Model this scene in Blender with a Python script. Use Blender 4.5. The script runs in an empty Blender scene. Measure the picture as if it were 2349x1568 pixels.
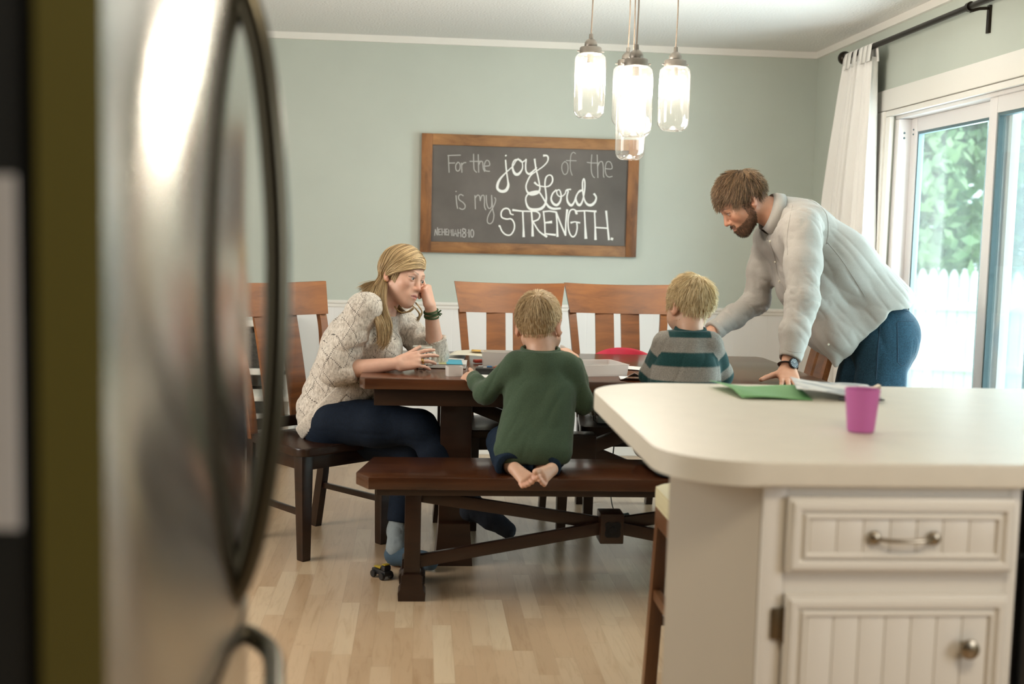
import bpy, bmesh, math, random
import numpy as np
from mathutils import Vector, Matrix, Quaternion
PI = math.pi
random.seed(7)
RNG = np.random.RandomState(11)
SC = bpy.context.scene
COL = SC.collection

# ------------------------------------------------------------------ camera
IMG_W, IMG_H, FPX, EYE = 2349.0, 1568.0, 2700.0, 1.32
PITCH, ROLL, YAW = 0.0915, 0.0256, 0.0797
def _axes():
    cy, sy, cp, sp = math.cos(YAW), math.sin(YAW), math.cos(PITCH), math.sin(PITCH)
    F = Vector((sy*cp, cy*cp, -sp)); R = Vector((cy, -sy, 0)); U = R.cross(F)
    cr, sr = math.cos(ROLL), math.sin(ROLL)
    return cr*R + sr*U, -sr*R + cr*U, F
CR, CU, CF = _axes()
CO = Vector((0, 0, EYE))
cd = bpy.data.cameras.new('camera'); cam = bpy.data.objects.new('camera', cd); COL.objects.link(cam)
cam.matrix_world = Matrix(((CR.x, CU.x, -CF.x, CO.x), (CR.y, CU.y, -CF.y, CO.y), (CR.z, CU.z, -CF.z, CO.z), (0, 0, 0, 1)))
cd.sensor_width = 36.0; cd.lens = FPX*36.0/IMG_W; cd.clip_start = 0.05; cd.clip_end = 200
cd.dof.use_dof = True; cd.dof.focus_distance = 5.0; cd.dof.aperture_fstop = 2.3
SC.camera = cam
def ray(x, y): return CF + (x-IMG_W/2)/FPX*CR - (y-IMG_H/2)/FPX*CU
def onz(x, y, z): d = ray(x, y); return CO + d*((z-CO.z)/d.z)
def ony(x, y, Y): d = ray(x, y); return CO + d*(Y/d.y)
def onx(x, y, X): d = ray(x, y); return CO + d*(X/d.x)

# ------------------------------------------------------------------ world, lights, exposure
wd = bpy.data.worlds.new('sky'); SC.world = wd; wd.use_nodes = True
_n = wd.node_tree.nodes; _l = wd.node_tree.links
_bg = _n['Background']; _bg.inputs[0].default_value = (0.80, 0.92, 1.0, 1); _bg.inputs[1].default_value = 2.0
SC.view_settings.view_transform = 'Standard'; SC.view_settings.look = 'None'
SC.view_settings.gamma = 1.0; SC.view_settings.use_curve_mapping = False
SC.view_settings.exposure = 0.5
SC.cycles.use_denoising = True
SC.cycles.max_bounces = 8; SC.cycles.diffuse_bounces = 4; SC.cycles.glossy_bounces = 4
SC.cycles.transmission_bounces = 6; SC.cycles.transparent_max_bounces = 12
SC.cycles.sample_clamp_indirect = 6.0; SC.cycles.caustics_reflective = False; SC.cycles.caustics_refractive = False
def area(name, loc, rot, sx, sy, power, color, spread=PI):
    d = bpy.data.lights.new(name, 'AREA'); d.shape = 'RECTANGLE'; d.size = sx; d.size_y = sy; d.energy = power; d.color = color; d.spread = spread
    o = bpy.data.objects.new(name, d); COL.objects.link(o); o.location = loc; o.rotation_euler = rot; return o
sd = bpy.data.lights.new('sun', 'SUN'); sd.energy = 1.3; sd.angle = math.radians(8); sd.color = (1.0, 0.96, 0.88)
so = bpy.data.objects.new('sun', sd); COL.objects.link(so); so.rotation_euler = (math.radians(30), math.radians(28), 0)
# daylight through the sliding door, the ceiling lamp of the kitchen, and two added fills
area('daylight_sliding_door', (2.75, 4.75, 1.12), (0, math.radians(90), 0), 1.9, 2.0, 130, (0.86, 0.95, 1.0))
area('added_fill_kitchen', (2.25, .2, 1.45), (0, math.radians(90), 0), 1.1, 1.5, 22, (0.95, 0.97, 1.0))  # added fill for the cabinet front and fridge; no window stands here
area('kitchen_ceiling_lamp', (0.9, 0.7, 2.40), (0, 0, 0), 0.5, 0.5, 15, (1.0, 0.84, 0.62))
area('added_fill_left', (-2.5, 3.6, 1.5), (0, math.radians(-90), 0), 1.6, 1.6, 45, (1.0, 0.95, 0.88))  # added fill from the left

# ------------------------------------------------------------------ scene-graph helpers
def world_of(o):
    m = o.matrix_basis.copy()
    if o.parent: m = world_of(o.parent) @ o.matrix_parent_inverse @ m
    return m
def tag(o, label=None, cat=None, group=None, kind=None):
    if label: o['label'] = label
    if cat: o['category'] = cat
    if group: o['group'] = group
    if kind: o['kind'] = kind
    return o
def thing(name, label, cat, loc=(0, 0, 0), rotz=0, group=None):
    o = bpy.data.objects.new(name, None); COL.objects.link(o); o.empty_display_size = 0.05
    o.location = loc; o.rotation_euler = (0, 0, rotz)
    o.matrix_basis = Matrix.Translation(loc) @ Matrix.Rotation(rotz, 4, 'Z')
    return tag(o, label, cat, group)
def link_mesh(name, me, mat, parent=None, local=False, smooth=True):
    if mat is not None:
        for m in (mat if isinstance(mat, (list, tuple)) else [mat]): me.materials.append(m)
    o = bpy.data.objects.new(name, me); COL.objects.link(o)
    if parent:
        o.parent = parent
        if not local: o.matrix_parent_inverse = world_of(parent).inverted()
    if smooth:
        me.polygons.foreach_set('use_smooth', [True]*len(me.polygons))
    return o
def obj(name, bm, mat, parent=None, local=False, smooth=True, angle=35):
    bmesh.ops.recalc_face_normals(bm, faces=bm.faces)
    me = bpy.data.meshes.new(name); bm.to_mesh(me); bm.free()
    o = link_mesh(name, me, mat, parent, local, smooth)
    if smooth:
        try: me.set_sharp_from_angle(angle=math.radians(angle))
        except Exception: pass
    return o
def struct(name, bm, mat, smooth=False):
    o = obj(name, bm, mat, smooth=smooth); o['kind'] = 'structure'; return o
def npmesh(name, V, Fq, mat, parent=None, local=False, col=None, smooth=True):
    me = bpy.data.meshes.new(name); V = np.asarray(V, np.float32); Fq = np.asarray(Fq, np.int32)
    me.vertices.add(len(V)); me.vertices.foreach_set('co', V.ravel())
    k = Fq.shape[1]; me.loops.add(Fq.size); me.loops.foreach_set('vertex_index', Fq.ravel())
    me.polygons.add(len(Fq)); me.polygons.foreach_set('loop_start', np.arange(0, Fq.size, k, dtype=np.int32))
    try: me.polygons.foreach_set('loop_total', np.full(len(Fq), k, np.int32))
    except Exception: pass
    me.update(calc_edges=True); me.validate()
    if col is not None:
        a = me.color_attributes.new('Col', 'FLOAT_COLOR', 'POINT')
        c = np.ones((len(V), 4), np.float32); c[:, :3] = col; a.data.foreach_set('color', c.ravel())
    return link_mesh(name, me, mat, parent, local, smooth)
def B(): return bmesh.new()
def box(bm, c, s, bev=0.0, rot=None, seg=2):
    r = bmesh.ops.create_cube(bm, size=1.0); vs = r['verts']
    M = Matrix.Translation(Vector(c)) @ (rot.to_4x4() if rot is not None else Matrix.Identity(4)) @ Matrix.Diagonal((s[0], s[1], s[2], 1))
    bmesh.ops.transform(bm, matrix=M, verts=vs)
    if bev > 0:
        es = list({e for v in vs for e in v.link_edges})
        bmesh.ops.bevel(bm, geom=es, offset=bev, segments=seg, profile=0.6, affect='EDGES')
    return bm
def box2(bm, a, b, bev=0.0, seg=2):
    a = Vector(a); b = Vector(b)
    return box(bm, (a+b)/2, [abs(x) for x in (b-a)], bev, None, seg)
def bar(bm, p, q, w, h, bev=0.0, up=(0, 0, 1), w2=None, h2=None):
    """square section bar from p to q; w across, h along 'up'; tapers to w2,h2"""
    p = Vector(p); q = Vector(q); d = (q-p).normalized(); u = Vector(up); s = d.cross(u)
    if s.length < 1e-4: s = d.cross(Vector((0, 1, 0)))
    s.normalize(); u = s.cross(d)
    w2 = w if w2 is None else w2; h2 = h if h2 is None else h2
    vs = []
    for c, a, b in ((p, w, h), (q, w2, h2)):
        for i, j in ((-1, -1), (1, -1), (1, 1), (-1, 1)): vs.append(bm.verts.new(c + s*(i*a/2) + u*(j*b/2)))
    fs = [bm.faces.new([vs[i] for i in f]) for f in ((0, 1, 2, 3), (7, 6, 5, 4), (0, 4, 5, 1), (1, 5, 6, 2), (2, 6, 7, 3), (3, 7, 4, 0))]
    if bev > 0:
        es = list({e for f in fs for e in f.edges})
        bmesh.ops.bevel(bm, geom=es, offset=bev, segments=2, profile=0.6, affect='EDGES')
    return bm
def prism(bm, pts, z0, z1, bev=0.0, seg=2, axis='z', top_only=False):
    """extrude a 2-D outline; axis z: (x,y)->z ; y: (x,z)->y ; x: (y,z)->x"""
    def P(a, b, c): return {'z': (a, b, c), 'y': (a, c, b), 'x': (c, a, b)}[axis]
    lo = [bm.verts.new(P(a, b, z0)) for a, b in pts]; hi = [bm.verts.new(P(a, b, z1)) for a, b in pts]
    n = len(pts); f0 = bm.faces.new(lo); f1 = bm.faces.new(hi)
    for i in range(n): bm.faces.new((lo[i], lo[(i+1) % n], hi[(i+1) % n], hi[i]))
    if bev > 0:
        es = list(f1.edges) + ([] if top_only else list(f0.edges))
        bmesh.ops.bevel(bm, geom=es, offset=bev, segments=seg, profile=0.6, affect='EDGES')
    return bm
def tube(bm, pts, r, n=10, cap=True, flat=1.0):
    pts = [Vector(p) for p in pts]; m = len(pts)
    rr = r if isinstance(r, (list, tuple)) else [r]*m
    t0 = (pts[1]-pts[0]).normalized(); ref = Vector((0, 0, 1)) if abs(t0.z) < 0.9 else Vector((1, 0, 0))
    u = t0.cross(ref).normalized(); rings = []
    for i, p in enumerate(pts):
        t = (pts[min(i+1, m-1)] - pts[max(i-1, 0)]).normalized()
        u = (u - t*u.dot(t)).normalized(); v = t.cross(u)
        rings.append([bm.verts.new(p + (u*math.cos(2*PI*k/n) + v*math.sin(2*PI*k/n)*flat)*rr[i]) for k in range(n)])
    for a, b in zip(rings[:-1], rings[1:]):
        for k in range(n): bm.faces.new((a[k], a[(k+1) % n], b[(k+1) % n], b[k]))
    if cap: bm.faces.new(rings[0][::-1]); bm.faces.new(rings[-1])
    return bm
def lathe(bm, prof, c=(0, 0, 0), n=28, axis='z', cap=True):
    rings = []; c = Vector(c)
    for r, z in prof:
        ring = []
        for k in range(n):
            a = 2*PI*k/n; x, y = r*math.cos(a), r*math.sin(a)
            ring.append(bm.verts.new(c + Vector({'z': (x, y, z), 'y': (x, z, y), 'x': (z, x, y)}[axis])))
        rings.append(ring)
    for a, b in zip(rings[:-1], rings[1:]):
        for k in range(n): bm.faces.new((a[k], a[(k+1) % n], b[(k+1) % n], b[k]))
    if cap:
        for ring in (rings[0], rings[-1]):
            try: bm.faces.new(ring)
            except Exception: pass
    return bm
def spline(pts, k=8):
    """Catmull-Rom through the points (any dimension)"""
    P = [np.asarray(p, float) for p in pts]; out = []
    for i in range(len(P)-1):
        a, b = P[max(i-1, 0)], P[i]; c, d = P[i+1], P[min(i+2, len(P)-1)]
        for j in range(k):
            t = j/k; out.append(0.5*((2*b) + (-a+c)*t + (2*a-5*b+4*c-d)*t*t + (-a+3*b-3*c+d)*t**3))
    out.append(P[-1]); return out
def arc(cx, cy, r, a0, a1, n=8):
    return [(cx + r*math.cos(math.radians(a0+(a1-a0)*i/n)), cy + r*math.sin(math.radians(a0+(a1-a0)*i/n))) for i in range(n+1)]

# ------------------------------------------------------------------ materials
def newmat(name):
    m = bpy.data.materials.new(name); m.use_nodes = True; nt = m.node_tree
    return m, nt, nt.nodes['Principled BSDF']
def N(nt, t, **kw):
    n = nt.nodes.new(t)
    for k, v in kw.items():
        if k.startswith('i_'): n.inputs[k[2:].replace('_', ' ')].default_value = v
        else: setattr(n, k, v)
    return n
def L(nt, a, b): nt.links.new(a, b)
def coords(nt, scale=(1, 1, 1), rot=(0, 0, 0)):
    tc = N(nt, 'ShaderNodeTexCoord'); mp = N(nt, 'ShaderNodeMapping')
    mp.inputs['Scale'].default_value = scale; mp.inputs['Rotation'].default_value = rot
    L(nt, tc.outputs['Object'], mp.inputs['Vector']); return mp.outputs['Vector']
def ramp(nt, fac, stops):
    r = N(nt, 'ShaderNodeValToRGB'); el = r.color_ramp.elements
    while len(el) < len(stops): el.new(0.5)
    for e, (p, c) in zip(el, stops): e.position = p; e.color = (*c, 1)
    L(nt, fac, r.inputs['Fac']); return r.outputs['Color']
def bump(nt, b, height, strength=0.2, dist=0.01):
    n = N(nt, 'ShaderNodeBump'); n.inputs['Strength'].default_value = strength; n.inputs['Distance'].default_value = dist
    L(nt, height, n.inputs['Height']); L(nt, n.outputs['Normal'], b.inputs['Normal'])
def plain(name, col, rough=0.5, metal=0.0, var=0.0, scale=8, bmp=0.0, bscale=60, spec=0.5, sheen=0.0, coat=0.0):
    m, nt, b = newmat(name); b.inputs['Base Color'].default_value = (*col, 1)
    b.inputs['Roughness'].default_value = rough; b.inputs['Metallic'].default_value = metal
    b.inputs['Specular IOR Level'].default_value = spec
    if sheen: b.inputs['Sheen Weight'].default_value = sheen
    if coat: b.inputs['Coat Weight'].default_value = coat; b.inputs['Coat Roughness'].default_value = 0.15
    v = coords(nt)
    if var > 0:
        n = N(nt, 'ShaderNodeTexNoise', i_Scale=scale, i_Detail=4.0); L(nt, v, n.inputs['Vector'])
        L(nt, ramp(nt, n.outputs['Fac'], [(0.25, tuple(c*(1-var) for c in col)), (0.75, tuple(min(1, c*(1+var)) for c in col))]), b.inputs['Base Color'])
    if bmp > 0:
        n = N(nt, 'ShaderNodeTexNoise', i_Scale=bscale, i_Detail=3.0); L(nt, v, n.inputs['Vector']); bump(nt, b, n.outputs['Fac'], bmp)
    return m
def wood(name, dark, light, rough=0.3, stretch=(1, 12, 12), scale=3.0, coat=0.0, spec=0.5):
    """grain runs along the axis whose stretch is smallest"""
    m, nt, b = newmat(name); v = coords(nt, stretch)
    n = N(nt, 'ShaderNodeTexNoise', i_Scale=scale, i_Detail=6.0, i_Roughness=0.65, i_Distortion=0.6); L(nt, v, n.inputs['Vector'])
    n2 = N(nt, 'ShaderNodeTexNoise', i_Scale=scale*0.9, i_Detail=2.0); L(nt, coords(nt, (1.5, 1.5, 1.5)), n2.inputs['Vector'])
    mx = N(nt, 'ShaderNodeMath', operation='ADD'); L(nt, n.outputs['Fac'], mx.inputs[0]); L(nt, n2.outputs['Fac'], mx.inputs[1])
    hv = N(nt, 'ShaderNodeMath', operation='MULTIPLY'); L(nt, mx.outputs[0], hv.inputs[0]); hv.inputs[1].default_value = 0.5
    L(nt, ramp(nt, hv.outputs[0], [(0.32, dark), (0.68, light)]), b.inputs['Base Color'])
    b.inputs['Roughness'].default_value = rough; b.inputs['Specular IOR Level'].default_value = spec
    if coat: b.inputs['Coat Weight'].default_value = coat; b.inputs['Coat Roughness'].default_value = 0.12
    bump(nt, b, n.outputs['Fac'], 0.05, 0.002)
    return m
def thin_glass(name, tint=(1, 1, 1), refl=0.12, milky=0.0, milk=(1, 1, 1), rough=0.02):
    m, nt, b = newmat(name); nt.nodes.remove(b); out = nt.nodes['Material Output']
    t = N(nt, 'ShaderNodeBsdfTransparent'); t.inputs[0].default_value = (*tint, 1)
    g = N(nt, 'ShaderNodeBsdfGlossy'); g.inputs['Roughness'].default_value = rough
    f = N(nt, 'ShaderNodeLayerWeight'); f.inputs['Blend'].default_value = refl
    mx = N(nt, 'ShaderNodeMixShader'); L(nt, f.outputs['Facing'], mx.inputs[0]); L(nt, t.outputs[0], mx.inputs[1]); L(nt, g.outputs[0], mx.inputs[2])
    last = mx.outputs[0]
    if milky > 0:
        d = N(nt, 'ShaderNodeBsdfDiffuse'); d.inputs[0].default_value = (*milk, 1)
        tr = N(nt, 'ShaderNodeBsdfTranslucent'); tr.inputs[0].default_value = (*milk, 1)
        a = N(nt, 'ShaderNodeMixShader'); a.inputs[0].default_value = 0.5; L(nt, d.outputs[0], a.inputs[1]); L(nt, tr.outputs[0], a.inputs[2])
        m2 = N(nt, 'ShaderNodeMixShader'); m2.inputs[0].default_value = milky; L(nt, last, m2.inputs[1]); L(nt, a.outputs[0], m2.inputs[2]); last = m2.outputs[0]
    L(nt, last, out.inputs['Surface']); return m
def emit(name, col, s):
    m, nt, b = newmat(name); nt.nodes.remove(b); e = N(nt, 'ShaderNodeEmission'); e.inputs[0].default_value = (*col, 1); e.inputs[1].default_value = s
    L(nt, e.outputs[0], nt.nodes['Material Output'].inputs['Surface']); return m
# ================================================================== the room
WY, WX, CZ = 6.98, 2.346, 2.44           # back wall, right wall, ceiling
LX, FY = -2.6, -1.6                      # left wall, wall behind the camera
M_wall = plain('sage_wall_paint', (0.50, 0.535, 0.475), 0.55, var=0.03, scale=3, bmp=0.04, bscale=220)
M_trim = plain('white_trim_paint', (0.80, 0.77, 0.72), 0.35)
M_upvc = plain('white_door_frame_vinyl', (0.74, 0.71, 0.70), 0.3)
def ceiling_mat():
    m, nt, b = newmat('textured_ceiling'); b.inputs['Base Color'].default_value = (0.80, 0.79, 0.77, 1); b.inputs['Roughness'].default_value = 0.9
    v = coords(nt); n = N(nt, 'ShaderNodeTexNoise', i_Scale=75.0, i_Detail=3.0, i_Roughness=0.6); L(nt, v, n.inputs['Vector'])
    bump(nt, b, n.outputs['Fac'], 0.55, 0.012); return m
def wainscot_mat():
    m, nt, b = newmat('white_beadboard'); b.inputs['Base Color'].default_value = (0.78, 0.76, 0.74, 1); b.inputs['Roughness'].default_value = 0.4
    v = coords(nt); w = N(nt, 'ShaderNodeTexWave', wave_type='BANDS', bands_direction='X', wave_profile='SIN'); w.inputs['Scale'].default_value = 3.14
    L(nt, v, w.inputs['Vector']); L(nt, ramp(nt, w.outputs['Fac'], [(0.0, (0, 0, 0)), (0.02, (1, 1, 1))]), N(nt, 'ShaderNodeRGBToBW').inputs[0])
    bw = [x for x in nt.nodes if x.type == 'RGBTOBW'][0]; bump(nt, b, bw.outputs[0], 0.15, 0.003); return m
def floor_mat():
    m, nt, b = newmat('maple_strip_floor'); tc = N(nt, 'ShaderNodeTexCoord'); sx = N(nt, 'ShaderNodeSeparateXYZ'); L(nt, tc.outputs['Object'], sx.inputs[0])
    def mth(op, a, bb=None, c=None):
        n = N(nt, 'ShaderNodeMath', operation=op)
        for i, q in enumerate((a, bb, c)):
            if q is None: continue
            if isinstance(q, (int, float)): n.inputs[i].default_value = q
            else: L(nt, q, n.inputs[i])
        return n.outputs[0]
    xi = mth('DIVIDE', sx.outputs[0], 0.0635); ix = mth('FLOOR', xi); fx = mth('FRACT', xi)
    wn = N(nt, 'ShaderNodeTexWhiteNoise', noise_dimensions='1D'); L(nt, ix, wn.inputs['W'])
    yo = mth('MULTIPLY_ADD', wn.outputs['Value'], 3.7, mth('DIVIDE', sx.outputs[1], 0.52)); iy = mth('FLOOR', yo); fy = mth('FRACT', yo)
    cb = N(nt, 'ShaderNodeCombineXYZ'); L(nt, ix, cb.inputs[0]); L(nt, iy, cb.inputs[1])
    w2 = N(nt, 'ShaderNodeTexWhiteNoise', noise_dimensions='3D'); L(nt, cb.outputs[0], w2.inputs['Vector'])
    base = ramp(nt, w2.outputs['Value'], [(0.0, (0.43, 0.29, 0.175)), (0.45, (0.50, 0.35, 0.22)), (0.8, (0.53, 0.385, 0.25)), (1.0, (0.575, 0.44, 0.295))])
    # grain, shifted per strip
    ad = N(nt, 'ShaderNodeVectorMath', operation='MULTIPLY_ADD'); L(nt, w2.outputs['Color'], ad.inputs[0]); ad.inputs[1].default_value = (7, 7, 7); L(nt, tc.outputs['Object'], ad.inputs[2])
    mp = N(nt, 'ShaderNodeMapping'); mp.inputs['Scale'].default_value = (16, 1.6, 1); L(nt, ad.outputs[0], mp.inputs['Vector'])
    g = N(nt, 'ShaderNodeTexNoise', i_Scale=2.4, i_Detail=6.0, i_Roughness=0.65, i_Distortion=1.2); L(nt, mp.outputs[0], g.inputs['Vector'])
    gr = ramp(nt, g.outputs['Fac'], [(0.30, (0.80, 0.74, 0.66)), (0.5, (1, 1, 1)), (0.75, (1.0, 0.97, 0.93))])
    mx = N(nt, 'ShaderNodeMix', data_type='RGBA', blend_type='MULTIPLY'); mx.inputs['Factor'].default_value = 0.85
    L(nt, base, mx.inputs['A']); L(nt, gr, mx.inputs['B'])
    # dark seams: thin between strips, wider every third
    e1 = mth('LESS_THAN', fx, 0.03); e2 = mth('LESS_THAN', fy, 0.006); e = mth('MAXIMUM', e1, e2)
    m2 = N(nt, 'ShaderNodeMix', data_type='RGBA', blend_type='MIX'); L(nt, mth('MULTIPLY', e, 0.35), m2.inputs['Factor'])
    L(nt, mx.outputs['Result'], m2.inputs['A']); m2.inputs['B'].default_value = (0.30, 0.20, 0.12, 1)
    L(nt, m2.outputs['Result'], b.inputs['Base Color']); b.inputs['Roughness'].default_value = 0.28; b.inputs['Specular IOR Level'].default_value = 0.45
    bump(nt, b, g.outputs['Fac'], 0.02, 0.002); return m
bm = B(); box2(bm, (LX-0.1, FY-0.1, -0.08), (WX+0.16, WY+0.1, 0)); struct('floor', bm, floor_mat())
bm = B(); box2(bm, (LX-0.1, FY-0.1, CZ), (WX+0.16, WY+0.1, CZ+0.08)); struct('ceiling', bm, ceiling_mat())
bm = B(); box2(bm, (LX-0.1, WY, 0), (WX+0.16, WY+0.12, CZ)); struct('wall_back', bm, M_wall)
DY0, DY1, DZ = 3.78, 5.82, 1.985         # door opening in the right wall
bm = B()
for a, b_ in (((WX, DY1, 0), (WX+0.16, WY, CZ)), ((WX, FY, 0), (WX+0.16, DY0, CZ)), ((WX, DY0, DZ), (WX+0.16, DY1, CZ))): box2(bm, a, b_)
struct('wall_right', bm, M_wall)
bm = B(); box2(bm, (LX-0.1, FY, 0), (LX, WY, CZ)); struct('wall_left', bm, M_wall)
bm = B(); box2(bm, (LX-0.1, FY-0.1, 0), (WX+0.16, FY, CZ)); struct('wall_front', bm, plain('dark_umber_kitchen_wall', (.07, .058, .035), .6))
# wainscot, chair rail, baseboard, crown strip
bm = B(); box2(bm, (LX, WY-0.012, 0.1), (WX, WY+0.01, 0.87)); struct('trim_1', bm, wainscot_mat())
prof = [(WY+.005, .866), (WY-.016, .866), (WY-.02, .872), (WY-.02, .886), (WY-.032, .892), (WY-.034, .903), (WY-.030, .908), (WY+.005, .908)]
bm = B(); prism(bm, prof, LX, WX, axis='x'); struct('trim_2', bm, M_trim)
bm = B(); box2(bm, (LX, WY-0.028, 0), (WX, WY+0.01, 0.11), 0.004); struct('baseboard_back', bm, M_trim)
bm = B(); box2(bm, (LX, WY-0.02, CZ-0.038), (WX, WY+0.01, CZ+0.01)); struct('trim_3', bm, M_trim)
bm = B(); box2(bm, (WX-0.02, FY, CZ-0.038), (WX+0.01, WY-0.02, CZ+0.01)); struct('trim_4', bm, M_trim)
bm = B(); box2(bm, (WX-0.012, 6.0, 0.1), (WX+0.01, WY, 0.87)); struct('trim_5', bm, M_trim)
bm = B(); box2(bm, (WX-0.03, 6.0, 0.866), (WX+0.01, WY, 0.908), 0.006); struct('trim_6', bm, M_trim)
bm = B(); box2(bm, (WX-0.026, 6.0, 0), (WX+0.01, WY, 0.11), 0.004); struct('baseboard_right', bm, M_trim)
# door casing
cw = 0.105
bm = B()
for a, b_ in (((WX-.022, DY1+.045, 0), (WX+.01, DY1+cw+.06, DZ-.001)), ((WX-.022, DY0-cw-.06, 0), (WX+.01, DY0-.045, DZ-.001)), ((WX-.022, DY0-cw-.06, DZ), (WX+.01, DY1+cw+.06, DZ+cw))): box2(bm, a, b_, 0.006)
for a, b_ in (((WX-.012, DY1-.01, 0), (WX+.01, DY1+.044, DZ-.031)), ((WX-.012, DY0-.044, 0), (WX+.01, DY0+.01, DZ-.031)), ((WX-.012, DY0-.044, DZ-.03), (WX+.01, DY1+.044, DZ-.002))): box2(bm, a, b_, 0.004)
struct('trim_7', bm, M_trim, True)
# sliding glass door: outer frame, two sashes, glass, screen
M_glass = thin_glass('door_glass', (0.93, 0.98, 0.98), 0.08, .02, (.85, .95, 1.0))  # slight milky share puts a veil of bloom into the pane
M_seal = plain('blue_grey_glazing_seal', (0.10, 0.16, 0.18), 0.5)
def dtag(o): o['kind'] = 'structure'; return o
XF = WX+0.02
bm = B()
for a, b_ in (((XF, DY1-.05, .036), (XF+.12, DY1, DZ-.046)), ((XF, DY0, .036), (XF+.12, DY0+.05, DZ-.046)), ((XF, DY0, DZ-.045), (XF+.12, DY1, DZ)), ((XF, DY0, 0), (XF+.12, DY1, .035))): box2(bm, a, b_, .004)
door = dtag(obj('door_1', bm, M_upvc))
def sash(y0, y1, x, name):
    bm = B(); z0, z1, w = .035, DZ-.045, .068
    for a, b_ in (((x, y0, z0), (x+.04, y0+w, z1)), ((x, y1-w, z0), (x+.04, y1, z1)), ((x, y0+w, z1-w), (x+.04, y1-w, z1)), ((x, y0+w, z0), (x+.04, y1-w, z0+.09))): box2(bm, a, b_, .004)
    s = obj(name, bm, M_upvc, door)
    bm = B(); box2(bm, (x+.016, y0+w, z0+.09), (x+.022, y1-w, z1-w)); obj('glass_pane', bm, M_glass, s, smooth=False)
    bm = B(); q = .012
    for a, b_ in (((x+.006, y0+w, z0+.09), (x+.034, y0+w+q, z1-w)), ((x+.006, y1-w-q, z0+.09), (x+.034, y1-w, z1-w)), ((x+.006, y0+w+q, z1-w-q), (x+.034, y1-w-q, z1-w))): box2(bm, a, b_)
    obj('glazing_seal', bm, M_seal, s, smooth=False); return s
sash(4.755, DY1-.05, XF+.065, 'fixed_sash'); sash(DY0+.05, 4.86, XF+.015, 'sliding_sash')
bm = B()
for y in (5.06, 4.62): box2(bm, (XF+.135, y, .03), (XF+.16, y+.055, DZ-.03), .003)
box2(bm, (XF+.135, 3.9, DZ-.07), (XF+.16, 5.115, DZ-.03), .003); box2(bm, (XF+.135, 3.9, .03), (XF+.16, 5.115, .08), .003)
obj('screen_frame', bm, plain('screen_frame_grey', (0.20, 0.27, 0.25), 0.4), door)
bm = B()
for y, z in ((DY1-.018, 1.87), (DY1-.018, 1.845)):
    bmesh.ops.create_icosphere(bm, subdivisions=1, radius=.006, matrix=Matrix.Translation((XF+.03, DY1-.05, z)))
for z in (1.885, 1.862): bmesh.ops.create_icosphere(bm, subdivisions=1, radius=.005, matrix=Matrix.Translation((XF+.064, DY1-.08, z)))
obj('screw', bm, M_seal, door)
bm = B(); box2(bm, (XF+.146, 3.95, .08), (XF+.148, 5.07, DZ-.07)); obj('insect_screen', bm, thin_glass('insect_screen', (.72, .76, .76), .05, .10, (.5, .55, .55), .3), door, smooth=False)

# ------------------------------------------------------------------ outside: deck, lawn, fence, trees
bm = B(); box2(bm, (WX+.16, 1.0, -.32), (WX+3.4, 9.5, -.22)); o = struct('ground_deck', bm, plain('bleached_deck', (0.75, 0.74, 0.72), .7, var=.1))
bm = B(); box2(bm, (WX+.16, -20, -1.1), (60, 60, -1.0)); o = struct('ground_lawn', bm, plain('lawn_green', (0.30, 0.42, 0.16), .9, var=.3, scale=2))
M_fence = plain('white_fence_paint', (0.82, 0.84, 0.86), .6, var=.04, scale=4)
fc = Vector((8.2, 17.2, -1.0)); fdir = Vector((0.92, -0.30, 0)).normalized(); fn = Vector((fdir.y, -fdir.x, 0))
FR = Matrix(((fdir.x, -fdir.y), (fdir.y, fdir.x))).to_3x3()
fence = thing('picket_fence', 'white picket fence with rounded points behind the glass door', 'fence', fc)
FZ = 1.96
for i in range(-19, 20):
    bm = B(); w = .068; out = [(-w, 0), (w, 0), (w, FZ-.17), (w*.93, FZ-.12), (w*.68, FZ-.06), (w*.36, FZ-.018), (0, FZ), (-w*.36, FZ-.018), (-w*.68, FZ-.06), (-w*.93, FZ-.12), (-w, FZ-.17)]
    prism(bm, out, -.012, .012, axis='y'); bmesh.ops.transform(bm, matrix=Matrix.Translation(fc + fdir*(i*.150)) @ FR.to_4x4(), verts=bm.verts)
    obj('picket', bm, M_fence, fence, smooth=False)
for z in (.42, 1.34):
    bm = B(); bar(bm, fc+fdir*-2.95+Vector((0, 0, z+.05))-Vector((-fdir.y, fdir.x, 0))*.035, fc+fdir*2.95+Vector((0, 0, z+.05))-Vector((-fdir.y, fdir.x, 0))*.035, .045, .11, .004); obj('rail', bm, M_fence, fence)
for i in (-12.5, 2.5, 13.5):
    bm = B(); p = fc+fdir*(i*.15)+Vector((-fdir.y, fdir.x, 0))*.07; box2(bm, p-Vector((.05, .05, 0)), p+Vector((.05, .05, 1.72)), .005); obj('post', bm, M_fence, fence)
M_bark = plain('bark', (0.10, 0.075, 0.05), .9, var=.3)
def leafmat(name, c1, c2):
    m, nt, b = newmat(name); gi = N(nt, 'ShaderNodeTexNoise', i_Scale=1.3, i_Detail=5.0); L(nt, coords(nt), gi.inputs['Vector'])
    L(nt, ramp(nt, gi.outputs['Fac'], [(.3, c1), (.7, c2)]), b.inputs['Base Color']); b.inputs['Roughness'].default_value = .6
    b.inputs['Subsurface Weight'].default_value = 0.0
    return m
LM = [leafmat('bright_leaves', (0.16, 0.32, 0.14), (0.42, 0.58, 0.32)), leafmat('deep_leaves', (0.06, 0.19, 0.11), (0.20, 0.38, 0.22))]
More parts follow.
